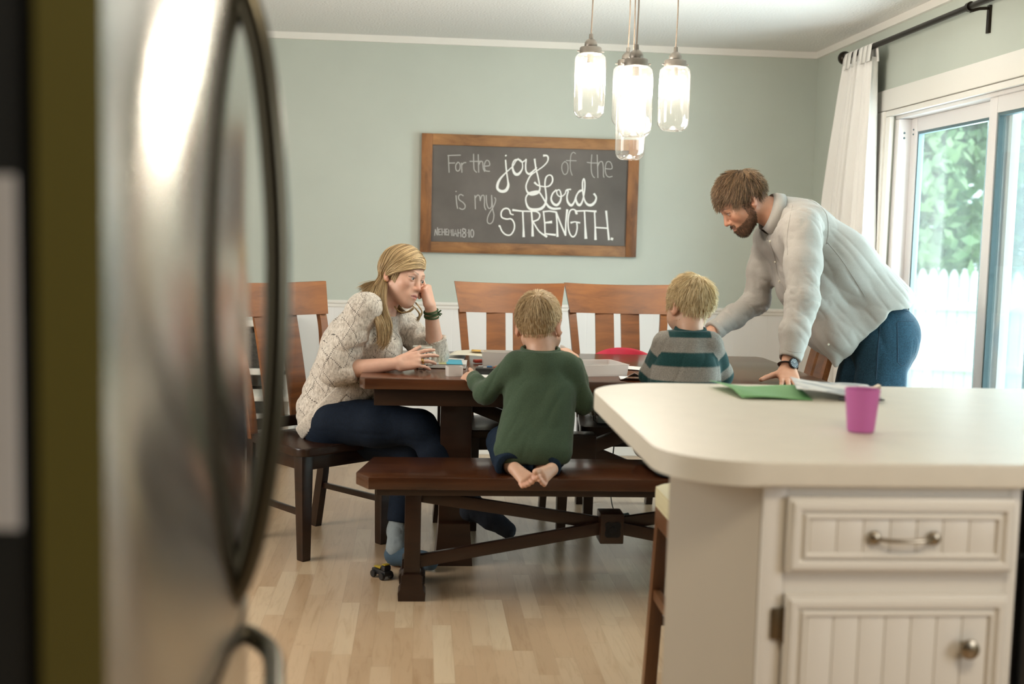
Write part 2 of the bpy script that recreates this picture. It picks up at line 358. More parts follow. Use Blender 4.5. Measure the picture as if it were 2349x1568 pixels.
def tree(name, label, x, y, h, r, lm, seed, n=5200):
    t = thing(name, label, 'tree', (x, y, -1.0)); rs = np.random.RandomState(seed)
    bm = B(); tube(bm, [(x, y, -1.0), (x+.1, y, h*.3-1), (x-.05, y+.1, h*.62-1)], [.22, .16, .07], 9); obj('trunk', bm, M_bark, t)
    # clumps on a crown, leaves on the clumps
    nc = 60; c = rs.normal(size=(nc, 3)); c /= np.linalg.norm(c, axis=1)[:, None]; c *= (rs.rand(nc, 1)**.4); c *= [r, r, h*.44]; c += [x, y, h*.54-1]
    k = rs.randint(0, nc, n); d = rs.normal(size=(n, 3)); d /= np.linalg.norm(d, axis=1)[:, None]; p = c[k] + d*(r*.30)*(.55+.45*rs.rand(n, 1))
    s = .11+.10*rs.rand(n, 1); u = rs.normal(size=(n, 3)); u /= np.linalg.norm(u, axis=1)[:, None]; v = np.cross(u, d); v /= np.linalg.norm(v, axis=1)[:, None]+1e-6
    V = np.stack([p-u*s, p-v*s*.55+u*s*.1, p+u*s*1.1, p+v*s*.55+u*s*.1], 1).reshape(-1, 3); F = np.arange(4*n).reshape(-1, 4)
    npmesh('crown', V, F, lm, t, smooth=False); return t
tree('maple_tree', 'bright green leafy tree standing close behind the picket fence', 8.5, 20.0, 7.6, 1.95, LM[0], 3, 5600)
tree('maple_tree', 'darker green tree farther back, seen through the right glass panel', 13.3, 25.0, 9.6, 2.55, LM[1], 4, 5600)
tree('maple_tree', 'tallest and most distant tree, seen between the two nearer trees', 15.6, 34.0, 13.5, 3.4, LM[0], 6, 5600)
# ================================================================== furniture
W_top = wood('dark_cherry_top', (0.024, 0.0075, 0.0028), (0.088, 0.028, 0.009), .24, (1, 14, 14), 2.2, coat=.25)
W_dark = wood('dark_cherry_frame', (0.010, 0.0042, 0.0022), (0.036, 0.0125, 0.005), .32, (2, 2, 14), 2.5)
W_rail = wood('chestnut_back', (0.115, 0.036, 0.009), (0.34, 0.118, 0.026), .46, (2, 9, 12), 2.2)
W_edge = wood('burnished_dark_wood', (0.020, 0.009, 0.006), (0.06, 0.024, 0.012), .35, (9, 9, 2), 2.5)
M_iron = plain('dark_iron', (0.012, 0.012, 0.014), .45, .6)

def sweep(bm, pts, w, h, bev=0.0):
    """one continuous bar of rectangular section through points in a y-z plane; w across x, h through the thickness"""
    P = [Vector(p) for p in pts]; rings = []
    for i, p in enumerate(P):
        d = (P[min(i+1, len(P)-1)]-P[max(i-1, 0)]).normalized(); s_ = Vector((1, 0, 0)); s_ = (s_-d*s_.dot(d)).normalized(); u = s_.cross(d)
        rings.append([bm.verts.new(p+s_*(a*w/2)+u*(b_*h/2)) for a, b_ in ((-1, -1), (1, -1), (1, 1), (-1, 1))])
    for a, b_ in zip(rings[:-1], rings[1:]):
        for k in range(4): bm.faces.new((a[k], a[(k+1) % 4], b_[(k+1) % 4], b_[k]))
    bm.faces.new(rings[0][::-1]); bm.faces.new(rings[-1])
    if bev:
        es = [e for e in bm.edges if len(e.link_faces) == 2 and e.calc_face_angle(0) > .7]; bmesh.ops.bevel(bm, geom=es, offset=bev, segments=2, profile=.6, affect='EDGES')
    return bm
def make_chair():
    t = thing('dining_chair', 'tmp', 'chair')
    bm = B(); pts = [(-.20, .20), (-.245, -.16)] + arc(-.205, -.19, .04, 180, 270, 5) + arc(.205, -.19, .04, 270, 360, 5) + [(.245, -.16), (.20, .20)]
    prism(bm, pts, .425, .46, .008, 3)
    obj('seat', bm, W_dark, t, True)
    bm = B()
    for p, q in (((-.20, -.185, .395), (.20, -.185, .395)), ((-.185, .175, .395), (.185, .175, .395)), ((-.203, -.172, .3955), (-.187, .162, .3955)), ((.203, -.172, .3955), (.187, .162, .3955))): bar(bm, p, q, .022, .06, .002)
    obj('seat_frame', bm, W_dark, t, True)
    for s in (-1, 1):
        bm = B(); bar(bm, (s*.205, -.185, .426), (s*.200, -.185, 0), .056, .056, .004, (0, 1, 0), .040, .040); obj('leg', bm, W_dark, t, True)
        bm = B(); P = [(s*.175, .245, 0), (s*.183, .205, .25), (s*.188, .195, .46)]
        sweep(bm, P, .032, .045, .003)
        obj('leg', bm, W_dark, t, True)
        bm = B(); P = [(s*.188, .195, .44), (s*.200, .215, .62), (s*.222, .262, .86), (s*.230, .296, .955)]
        sweep(bm, spline(P, 5), .036, .026, .003)
        obj('back_post', bm, [W_rail], t, True)
        bm = B(); bar(bm, (s*.201, -.17, .19), (s*.182, .21, .19), .016, .026, .003); obj('stretcher', bm, W_dark, t, True)
        bm = B(); sweep(bm, [(s*.064, .217+.106*((z-.5)/.46)**1.3, z) for z in np.linspace(.50, .955, 10)], .092, .014, .002)      # bowed slat
        obj('slat', bm, W_rail, t, True)
    bm = B(); bar(bm, (-.19, .205, .495), (.19, .205, .495), .022, .045, .003); obj('lower_back_rail', bm, W_dark, t, True)
    # curved crest rail
    bm = B(); n = 16; rings = []
    for i in range(n+1):
        u = -1+2*i/n; yb = .050*(1-u*u); ring = []
        for z, hw, y0 in ((.945, .243, .278), (1.088, .268, .330)):
            for dy in (0, .026): ring.append(bm.verts.new((u*hw, y0+yb+dy-.02, z-.008*(1-u*u)*(1 if z > 1 else .6))))
        rings.append(ring)
    for a, b_ in zip(rings[:-1], rings[1:]):
        for i, j in ((0, 1), (1, 3), (3, 2), (2, 0)): bm.faces.new((a[i], a[j], b_[j], b_[i]))
    bm.faces.new([rings[0][i] for i in (0, 1, 3, 2)]); bm.faces.new([rings[-1][i] for i in (0, 1, 3, 2)])
    es = [e for e in bm.edges if len(e.link_faces) == 2 and e.calc_face_angle(0) > .6]
    bmesh.ops.bevel(bm, geom=es, offset=.005, segments=2, profile=.6, affect='EDGES')
    o = obj('crest_rail', bm, [W_rail, W_edge], t, True)
    for p in o.data.polygons:
        if abs(p.normal.x) > .6: p.material_index = 1
    return t
def dup(root, loc, rotz, label, group=None):
    r = root.copy(); COL.objects.link(r); r.matrix_basis = Matrix.Translation(loc) @ Matrix.Rotation(rotz, 4, 'Z')
    r['label'] = label
    if group: r['group'] = group
    for ch in list(root.children):
        c = ch.copy(); COL.objects.link(c); c.parent = r
        for g in ch.children:
            d = g.copy(); COL.objects.link(d); d.parent = c
    return r
ch = make_chair(); GCH = 'dining chairs around the table'
ch.matrix_basis = Matrix.Translation((.445, 5.34, 0)) @ Matrix.Rotation(math.radians(2), 4, 'Z')
tag(ch, 'empty wooden chair with two wide slats behind the boy in green', 'chair', GCH)
dup(ch, (.985, 5.45, 0), math.radians(1), 'empty wooden chair with the red booster tray, behind the striped boy', GCH)
wc = Vector((-.435+-.128, 4.653+4.924, 0))/2; ang = math.atan2(.271, .307)   # front edge direction
fwd = Vector((math.sin(ang), -math.cos(ang), 0)); wco = wc - fwd*.185
dup(ch, (wco.x-.01, wco.y, 0), ang, 'wooden chair at the left table end with the woman sitting on it', GCH)
dup(ch, (1.585, 5.33, 0), math.radians(-90), 'wooden chair at the right table end, mostly hidden behind the man', GCH)

# ---- trestle table
TX0, TX1, TY0, TY1, TZ = -.222, 1.652, 4.47, 5.55, .76
def dogear(x0, x1, y0, y1, c): return [(x0+c*.45, y0), (x1-c*.45, y0), (x1, y0+c), (x1, y1-c), (x1-c*.45, y1), (x0+c*.45, y1), (x0, y1-c), (x0, y0+c)]
table = thing('dining_table', 'long dark cherry trestle table with clipped corners set with papers', 'table', ((TX0+TX1)/2, (TY0+TY1)/2, 0))
bm = B(); prism(bm, dogear(TX0, TX1, TY0, TY1, .05), TZ-.042, TZ, .004, 2); obj('tabletop', bm, wood('cherry_table_top', (0.040, 0.012, 0.0045), (0.135, 0.044, 0.0145), .25, (1, 14, 14), 2.2, coat=.25), table)
bm = B(); xi, yi = .055, .055
for a, b_ in (((TX0+xi, TY0+yi, .648), (TX1-xi, TY0+yi+.03, .718)), ((TX0+xi, TY1-yi-.03, .648), (TX1-xi, TY1-yi, .718)), ((TX0+xi+.001, TY0+yi+.0305, .649), (TX0+xi+.03, TY1-yi-.0305, .717)), ((TX1-xi-.03, TY0+yi+.0305, .649), (TX1-xi-.001, TY1-yi-.0305, .717))): box2(bm, a, b_, .003)
obj('apron', bm, W_dark, table)
for px in (.155, 1.275):
    bm = B()
    for y in (4.66, 5.36): box2(bm, (px-.062, y-.055, .09), (px+.062, y+.055, .65), .004)
    for y in (4.66, 5.36): prism(bm, [(px-.075, 0), (px+.075, 0), (px+.068, .09), (px+.062, .17), (px-.062, .17), (px-.068, .09)], y-.08, y+.08, axis='y')
    box2(bm, (px-.05, 4.6, .05), (px+.05, 5.42, .12), .006); box2(bm, (px-.045, 4.7, .54), (px+.045, 5.3, .65), .004)
    obj('pedestal', bm, W_dark, table)
cx = (TX0+TX1)/2
for s in (-1, 1):
    bm = B(); bar(bm, (cx-s*.52, 5.0+s*.02, .60), (cx+s*.52, 5.0+s*.02, .20), .045, .055, .003, (0, 0, 1)); obj('brace', bm, W_dark, table)
bm = B(); box2(bm, (cx-.055, 4.95, .34), (cx+.055, 5.05, .47), .006); obj('brace_block', bm, W_dark, table)

# ---- bench
BX0, BX1, BY0, BY1, BZ = -.213, 1.63, 4.085, 4.465, .46
bcx = (BX0+BX1)/2
bench = thing('dining_bench', 'long dark wooden bench with crossed braces and clipped corners', 'bench', (bcx, (BY0+BY1)/2, 0))
bm = B(); c = .10
prism(bm, [(BX0+.048, BY0), (BX1-.048, BY0), (BX1, BY0+.088), (BX1-.05, BY1), (BX0+.05, BY1), (BX0, BY0+.088)], BZ-.045, BZ, .005, 2); obj('bench_seat', bm, W_top, bench)
bm = B(); box2(bm, (BX0+.075, BY0+.045, .385), (BX1-.075, BY0+.07, .417), .002); box2(bm, (BX0+.075, BY1-.07, .385), (BX1-.075, BY1-.045, .417), .002)
box2(bm, (BX0+.076, BY0+.0705, .386), (BX0+.10, BY1-.0705, .416), .002); box2(bm, (BX1-.10, BY0+.0705, .386), (BX1-.076, BY1-.0705, .416), .002)
obj('apron', bm, W_dark, bench)
LXs = (-.008, 2*bcx+.008)
for x in LXs:
    bm = B(); yc = (BY0+BY1)/2
    box2(bm, (x-.029, BY0+.055, .07), (x+.029, BY0+.115, .388), .003); box2(bm, (x-.029, BY1-.115, .07), (x+.029, BY1-.055, .388), .003)
    obj('leg', bm, W_dark, bench)
    bm = B()
    for y in (BY0+.085, BY1-.085):
        prism(bm, [(x-.048, .0), (x+.048, .0), (x+.050, .028), (x+.044, .040), (x+.038, .044), (x+.038, .092), (x+.031, .098), (x-.031, .098), (x-.038, .092), (x-.038, .044), (x-.044, .040), (x-.050, .028)], y-.042, y+.042, axis='y', bev=.002)
    box2(bm, (x-.028, BY0+.1, .03), (x+.028, BY1-.1, .10), .004)
    obj('foot', bm, W_dark, bench)
for s in (-1, 1):
    for x0, x1 in ((LXs[0], bcx), (bcx, LXs[1])):
        sg = s if x0 == LXs[0] else -s
        xa = x0+.03 if x0 == LXs[0] else x1-.03
        yb = BY0+.085 + (.016 if s > 0 else -.010)
        za = .385 if s > 0 else .130
        bm = B(); bar(bm, (xa, yb, za - (.012 if s > 0 else -.012)), (bcx, yb, .272), .026, .044, .002, (0, 0, 1))
        obj('brace', bm, W_dark, bench)
bm = B(); box2(bm, (bcx-.043, BY0+.035, .215), (bcx+.043, BY0+.13, .325), .005); o = obj('brace_block', bm, W_dark, bench)
bm = B(); pts = []
for k in range(40):
    a = 2*PI*k/40; r = .031*(1+.16*math.cos(4*(a-PI/4)))
    pts.append((bcx+.002+r*math.cos(a), .268+r*math.sin(a)))
prism(bm, pts, BY0+.031, BY0+.036, axis='y', bev=.001); lathe(bm, [(.012, -.004), (.013, 0), (.010, .003)], (bcx+.002, BY0+.031, .268), 20, 'y')
obj('medallion', bm, M_iron, o)

# ---- counter, cabinet, stool, appliance
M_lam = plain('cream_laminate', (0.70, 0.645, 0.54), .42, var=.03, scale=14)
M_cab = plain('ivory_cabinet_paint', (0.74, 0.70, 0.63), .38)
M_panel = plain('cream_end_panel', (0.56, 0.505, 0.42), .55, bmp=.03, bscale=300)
M_brass = plain('antique_nickel', (0.34, 0.29, 0.22), .28, 1.0)
CX0, CY0, CY1, CXR = .466, 2.112, 3.272, 2.30
r1, r2 = .175, .23
out = arc(CX0+r1, CY0+r1, r1, 180, 270, 10) + [(CXR, CY0), (CXR, CY1)] + arc(CX0+r2, CY1-r2, r2, 90, 180, 10)
bm = B(); prism(bm, out, .864, .91, .007, 3); o = obj('countertop', bm, M_lam); tag(o, 'cream laminate worktop with rounded corners in the right foreground', 'countertop')
cab = thing('base_cabinet', 'ivory painted base cabinet under the cream worktop', 'cabinet', (.9, 2.45, 0))
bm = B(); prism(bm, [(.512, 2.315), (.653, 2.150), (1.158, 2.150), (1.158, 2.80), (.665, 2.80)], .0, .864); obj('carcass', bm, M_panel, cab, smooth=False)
FYc = 2.150
bm = B(); box2(bm, (.655, FYc-.012, .09), (.700, FYc, .862), .002); box2(bm, (1.135, FYc-.012, .09), (1.158, FYc, .862), .002); box2(bm, (.7005, FYc-.012, .84), (1.1345, FYc, .862)); box2(bm, (.7005, FYc-.012, .652), (1.1345, FYc, .70)); box2(bm, (.7005, FYc-.012, .09), (1.1345, FYc, .12))
obj('face_frame', bm, M_cab, cab)
def front(x0, x1, z0, z1, name):
    bm = B(); yf = FYc-.012
    box2(bm, (x0, yf-.018, z0), (x1, yf, z1), .005)
    def frame(off, w, d, bev):
        rings = []
        for o_, y in ((off, yf-.0175), (off+bev*.4, yf-.018-d*.7), (off+bev, yf-.018-d), (off+w-bev, yf-.018-d), (off+w-bev*.4, yf-.018-d*.7), (off+w, yf-.0175)):
            rings.append([bm.verts.new((x, y, z)) for x, z in ((x0+o_, z0+o_), (x1-o_, z0+o_), (x1-o_, z1-o_), (x0+o_, z1-o_))])
        for r_, q in zip(rings[:-1], rings[1:]):
            for k in range(4): bm.faces.new((r_[k], r_[(k+1) % 4], q[(k+1) % 4], q[k]))
    frame(.006, .020, .008, .005); frame(.029, .012, .008, .004)
    p = obj(name, bm, M_cab, cab)
    bm = B(); n = max(3, int((x1-x0-.084)/.047)); wd = (x1-x0-.084)/n
    for i in range(n): box2(bm, (x0+.042+i*wd+.001, yf-.021, z0+.040), (x0+.042+(i+1)*wd-.001, yf-.012, z1-.040), .0018)
    obj('beadboard_panel', bm, M_cab, p); return p
dr = front(.697, 1.142, .697, .842, 'drawer'); dd = front(.700, 1.138, .115, .655, 'door')
yf = FYc-.030
bm = B()
for x in (.862, .978): lathe(bm, [(.004, .0), (.012, -.003), (.0135, -.008), (.011, -.014), (.006, -.017)], (x, yf, .768), 18, 'y')
tube(bm, spline([(.862, yf-.010, .768), (.885, yf-.022, .7665), (.92, yf-.025, .766), (.955, yf-.022, .7665), (.978, yf-.010, .768)], 6), [.006]*1+[.0038]*23+[.006], 10)
obj('drawer_pull', bm, M_brass, dr)
bm = B(); lathe(bm, [(.010, 0), (.008, -.006), (.007, -.014), (.015, -.018), (.0195, -.025), (.018, -.031), (.009, -.035)], (1.052, yf, .558), 22, 'y'); obj('knob', bm, M_brass, dd)
bm = B(); box2(bm, (.678, FYc-.020, .565), (.700, FYc-.010, .625), .003); lathe(bm, [(.006, -.035), (.0065, -.03), (.0065, .03), (.006, .035)], (.701, FYc-.020, .595), 12, 'z'); obj('hinge', bm, plain('dark_brass', (0.16, 0.12, 0.07), .4, .9), cab)
dw = thing('dishwasher', 'black appliance front at the lower right edge beside the ivory cabinet', 'appliance', (1.47, 2.45, 0))
M_blk = plain('black_enamel', (0.012, 0.012, 0.012), .3)
bm = B(); box2(bm, (1.172, 2.16, .08), (1.77, 2.74, .855), .004); obj('body', bm, M_blk, dw)
bm = B(); box2(bm, (1.174, 2.125, .10), (1.768, 2.16, .72), .006); obj('door', bm, M_blk, dw)
bm = B(); box2(bm, (1.174, 2.125, .73), (1.768, 2.16, .853), .006); obj('control_panel', bm, M_blk, dw)
# stool
sx, sy = .872, 3.10
st = thing('bar_stool', 'wooden bar stool with a cream padded seat tucked beside the worktop', 'stool', (sx, sy, 0))
W_st = wood('stool_wood', (0.09, 0.035, 0.012), (0.20, 0.085, 0.032), .35, (9, 9, 1.5), 2.5)
bm = B(); h = .195; pts = arc(sx+h-.06, sy+h-.06, .06, 0, 90, 5)+arc(sx-h+.06, sy+h-.06, .06, 90, 180, 5)+arc(sx-h+.06, sy-h+.06, .06, 180, 270, 5)+arc(sx+h-.06, sy-h+.06, .06, 270, 360, 5)
prism(bm, pts, .565, .62, .02, 4); obj('cushion', bm, plain('cream_vinyl', (0.62, 0.56, 0.36), .45), st)
bm = B(); box2(bm, (sx-.185, sy-.185, .50), (sx+.185, sy+.185, .563), .004); obj('seat_frame', bm, W_st, st)
for i in (-1, 1):
    for j in (-1, 1):
        bm = B(); bar(bm, (sx+i*.165, sy+j*.165, .53), (sx+i*.185, sy+j*.185, 0), .038, .038, .004, (0, 1, 0)); obj('leg', bm, W_st, st)
for i in (-1, 1):
    bm = B(); bar(bm, (sx-.175, sy+i*.175, .22), (sx+.175, sy+i*.175, .22), .022, .03, .003); obj('stretcher', bm, W_st, st)
    bm = B(); bar(bm, (sx+i*.176, sy-.175, .30), (sx+i*.176, sy+.175, .30), .022, .03, .003); obj('stretcher', bm, W_st, st)

# ---- refrigerator
ANI = 0.25
def steel_mat():
    m, nt, b = newmat('brushed_stainless'); b.inputs['Base Color'].default_value = (0.50, 0.465, 0.42, 1); b.inputs['Metallic'].default_value = 1.0
    b.inputs['Roughness'].default_value = .17; b.inputs['Anisotropic'].default_value = 1.0
    tg = N(nt, 'ShaderNodeTangent', direction_type='RADIAL', axis='Z'); L(nt, tg.outputs[0], b.inputs['Tangent']); b.inputs['Anisotropic Rotation'].default_value = ANI
    v = coords(nt, (120, 120, 1.2)); n = N(nt, 'ShaderNodeTexNoise', i_Scale=6.0, i_Detail=2.0); L(nt, v, n.inputs['Vector']); bump(nt, b, n.outputs['Fac'], .02, .001); return m
M_steel = steel_mat(); M_hand = plain('darkened_steel_handle', (0.075, 0.068, 0.048), .28, 1.0)  # handle colour darkened in place of the dark kitchen it mirrors
FXf, FY0, FY1 = -.216, .852, 1.566
fr = thing('refrigerator', 'stainless steel refrigerator with bowed handle in the near left foreground', 'refrigerator', (-.6, 1.2, 0))
bm = B(); box2(bm, (-.98, FY0+.004, .02), (-.277, FY1-.004, 1.76), .006); obj('body', bm, plain('dark_cabinet_side', (0.012, 0.013, 0.012), .5), fr)
bm = B(); box2(bm, (-.278, FY0+.015, .03), (-.266, FY1-.015, 1.75)); obj('door_gasket', bm, plain('gasket_black', (0.008, 0.008, 0.008), .7), fr, smooth=False)
M_side = plain('olive_grey_door_side', (0.17, 0.145, 0.030), .5)
def fdoor(z0, z1, name):
    bm = B(); n = 20; pts = [(-.268, FY0), (-.268, FY1)]
    for i in range(n+1):
        u = i/n; y = FY1+(FY0-FY1)*u; pts.append((FXf-.004-.002*(2*u-1)**8 + .013*(1-(2*u-1)**2), y))
    prism(bm, pts, z0, z1, .004, 2); o = obj(name, bm, [M_steel, M_side], fr, angle=25)
    for p in o.data.polygons:
        if abs(p.normal.y) > .93: p.material_index = 1
    return o
d1 = fdoor(.845, 1.76, 'door'); d2 = fdoor(.09, .83, 'freezer_drawer')
hy = 1.40
bm = B(); P = spline([(FXf-.010, hy, 1.615), (FXf+.010, hy, 1.585), (FXf+.031, hy, 1.51), (FXf+.047, hy, 1.36), (FXf+.050, hy, 1.22), (FXf+.043, hy, 1.08), (FXf+.026, hy, .965), (FXf+.008, hy, .90), (FXf-.010, hy, .87)], 8)
tube(bm, P, .0155, 14, flat=1.0); obj('handle', bm, M_hand, d1)
bm = B(); P = spline([(FXf-.012, 1.50, .80), (FXf+.015, 1.49, .795), (FXf+.045, 1.43, .785), (FXf+.062, 1.22, .772), (FXf+.045, 1.00, .785), (FXf+.015, .95, .795), (FXf-.012, .94, .80)], 8)
tube(bm, P, .0125, 14); obj('handle', bm, M_hand, d2)
bm = B(); box2(bm, (-.50, FY0+.0008, 1.10), (-.283, FY0+.0032, 1.352)); o = obj('paper_sheet', bm, plain('white_paper', (0.72, 0.70, 0.68), .8), None, smooth=False); tag(o, 'white paper sheet hung on the dark side of the refrigerator', 'paper')

# ---- white shelf unit by the back wall
M_sh = plain('white_shelf_paint', (0.74, 0.71, 0.65), .5)
sh = thing('cube_shelf', 'white shelf unit with dark bins behind the left chair', 'shelf', (-1.05, 6.75, 0))
bm = B(); x0, x1, y0, y1 = -1.42, -.72, 6.62, 6.935
for z in (.02, .245, .50, .77): box2(bm, (x0, y0, z), (x1, y1, z+.035), .002)
for x in (x0, (x0+x1)/2-.016, x1-.032): box2(bm, (x, y0, .02), (x+.032, y1, .80), .002)
obj('shelf_frame', bm, M_sh, sh)
bm = B(); box2(bm, (x0+.03, y1-.012, .02), (x1-.03, y1, .79)); obj('back_panel', bm, M_sh, sh, smooth=False)
M_bin = plain('dark_wicker_bin', (0.045, 0.040, 0.032), .6, var=.5, scale=60, bmp=.6, bscale=90)
for i, (xa, z, h, lab) in enumerate(((x0+.045, .536, .20, 'dark bin on the upper shelf at the left'), (-1.04, .536, .20, 'dark bin on the upper shelf behind the left chair back'), (x0+.045, .281, .12, 'low dark bin on the middle shelf at the left'), (-1.04, .281, .12, 'low dark bin on the middle shelf behind the chair slats'))):
    bm = B(); box2(bm, (xa, y0+.012, z), (xa+.27, y1-.03, z+h), .012); o = obj('storage_bin', bm, M_bin); tag(o, lab, 'bin', 'bins in the white shelf unit')
# thin black leg of a small side table
tl = thing('side_table', 'small table on a thin black leg behind the left chair', 'table', (-.62, 6.42, 0))
p0 = onz(735, 1087, 0); M_leg = plain('black_metal_leg', (0.015, 0.015, 0.015), .4)
for dx, dy in ((0, 0), (-.36, .02), (-.02, .20), (-.38, .2)):
    bm = B(); tube(bm, [(p0.x+dx, p0.y+dy, 0), (p0.x+dx, p0.y+dy, .02), (p0.x+dx, p0.y+dy, .03), (p0.x+dx-.02, p0.y+dy, .40)], [.018, .016, .011, .014], 10); obj('leg', bm, M_leg, tl)
bm = B(); box2(bm, (p0.x-.42, p0.y-.05, .40), (p0.x+.03, p0.y+.25, .425), .004); obj('table_top', bm, M_sh, tl)
# ================================================================== chalkboard with its lettering
W_fr = wood('reclaimed_frame_wood', (0.11, 0.042, 0.012), (0.46, 0.22, 0.078), .5, (2.2, 9, 9), 2.6)
W_frv = wood('reclaimed_frame_wood_upright', (0.085, 0.029, 0.008), (0.38, 0.155, 0.046), .5, (9, 9, 2.2), 2.6)
def slate_mat():
    m, nt, b = newmat('dusty_slate'); n = N(nt, 'ShaderNodeTexNoise', i_Scale=3.0, i_Detail=4.0); L(nt, coords(nt), n.inputs['Vector'])
    L(nt, ramp(nt, n.outputs['Fac'], [(.3, (0.080, 0.068, 0.061)), (.7, (0.150, 0.130, 0.117))]), b.inputs['Base Color']); b.inputs['Roughness'].default_value = .55; return m
bx0, bx1, bz0, bz1 = -.002, 1.282, 1.200, 1.890
cbd = thing('chalkboard', 'wood framed chalkboard with white hand lettering on the sage wall', 'chalkboard', ((bx0+bx1)/2, WY, (bz0+bz1)/2))
fw = .064
bm = B(); box2(bm, (bx0+.03, WY-.022, bz0+.03), (bx1-.03, WY-.012, bz1-.03)); obj('slate', bm, slate_mat(), cbd, smooth=False)
for z0, z1 in ((bz0, bz0+fw), (bz1-fw, bz1)):
    bm = B(); box2(bm, (bx0+fw, WY-.034, z0), (bx1-fw, WY-.004, z1), .003); obj('frame_rail', bm, W_fr, cbd)
for x0, x1 in ((bx0, bx0+fw), (bx1-fw, bx1)):
    bm = B(); box2(bm, (x0, WY-.036, bz0), (x1, WY-.004, bz1), .003); obj('frame_stile', bm, W_frv, cbd)
M_chalk = plain('white_chalk', (0.84, 0.83, 0.80), .9); M_chalk2 = plain('thin_chalk', (0.46, 0.44, 0.42), .9)
def A1(x, y): return ony(980+x/6.535, 320+y/6.535, WY-.0235)
def A2(x, y): return ony(1190+x/6.532, 330+y/6.532, WY-.0235)
_ns = [0]
def stroke(bm, pts, w, smooth=True):
    """ribbon; w a width in metres or a list of widths"""
    _ns[0] += 1; y0 = WY-.0230-.00004*(_ns[0] % 24); ws = [a*.74 for a in (w if isinstance(w, (list, tuple)) else [w]*len(pts))]
    q = [(p.x, p.z, a) for p, a in zip(pts, ws)]
    if smooth and len(q) > 2: q = spline(q, 7)
    q = [np.array(a) for a in q]; rows = []
    for i, p in enumerate(q):
        d = q[min(i+1, len(q)-1)][:2]-q[max(i-1, 0)][:2]; d = d/(np.linalg.norm(d)+1e-9); nrm = np.array([-d[1], d[0]])*p[2]/2
        e = d*p[2]*.35*(-1 if i == 0 else 1 if i == len(q)-1 else 0)
        yy = y0-.000012*i; rows.append((bm.verts.new((p[0]+nrm[0]+e[0], yy, p[1]+nrm[1]+e[1])), bm.verts.new((p[0]-nrm[0]+e[0], yy, p[1]-nrm[1]+e[1]))))
    for a, b_ in zip(rows[:-1], rows[1:]):
        try: bm.faces.new((a[0], a[1], b_[1], b_[0]))
        except Exception: pass
def word(name, strokes, mat, cuts):
    for a, b_ in zip([0]+cuts, cuts+[len(strokes)]):
        bm = B()
        for A, pts, w, sm in strokes[a:b_]: stroke(bm, [A(*p) for p in pts], w, sm)
        obj(name, bm, mat, cbd, smooth=False)
t1, t2 = .0075, .0095
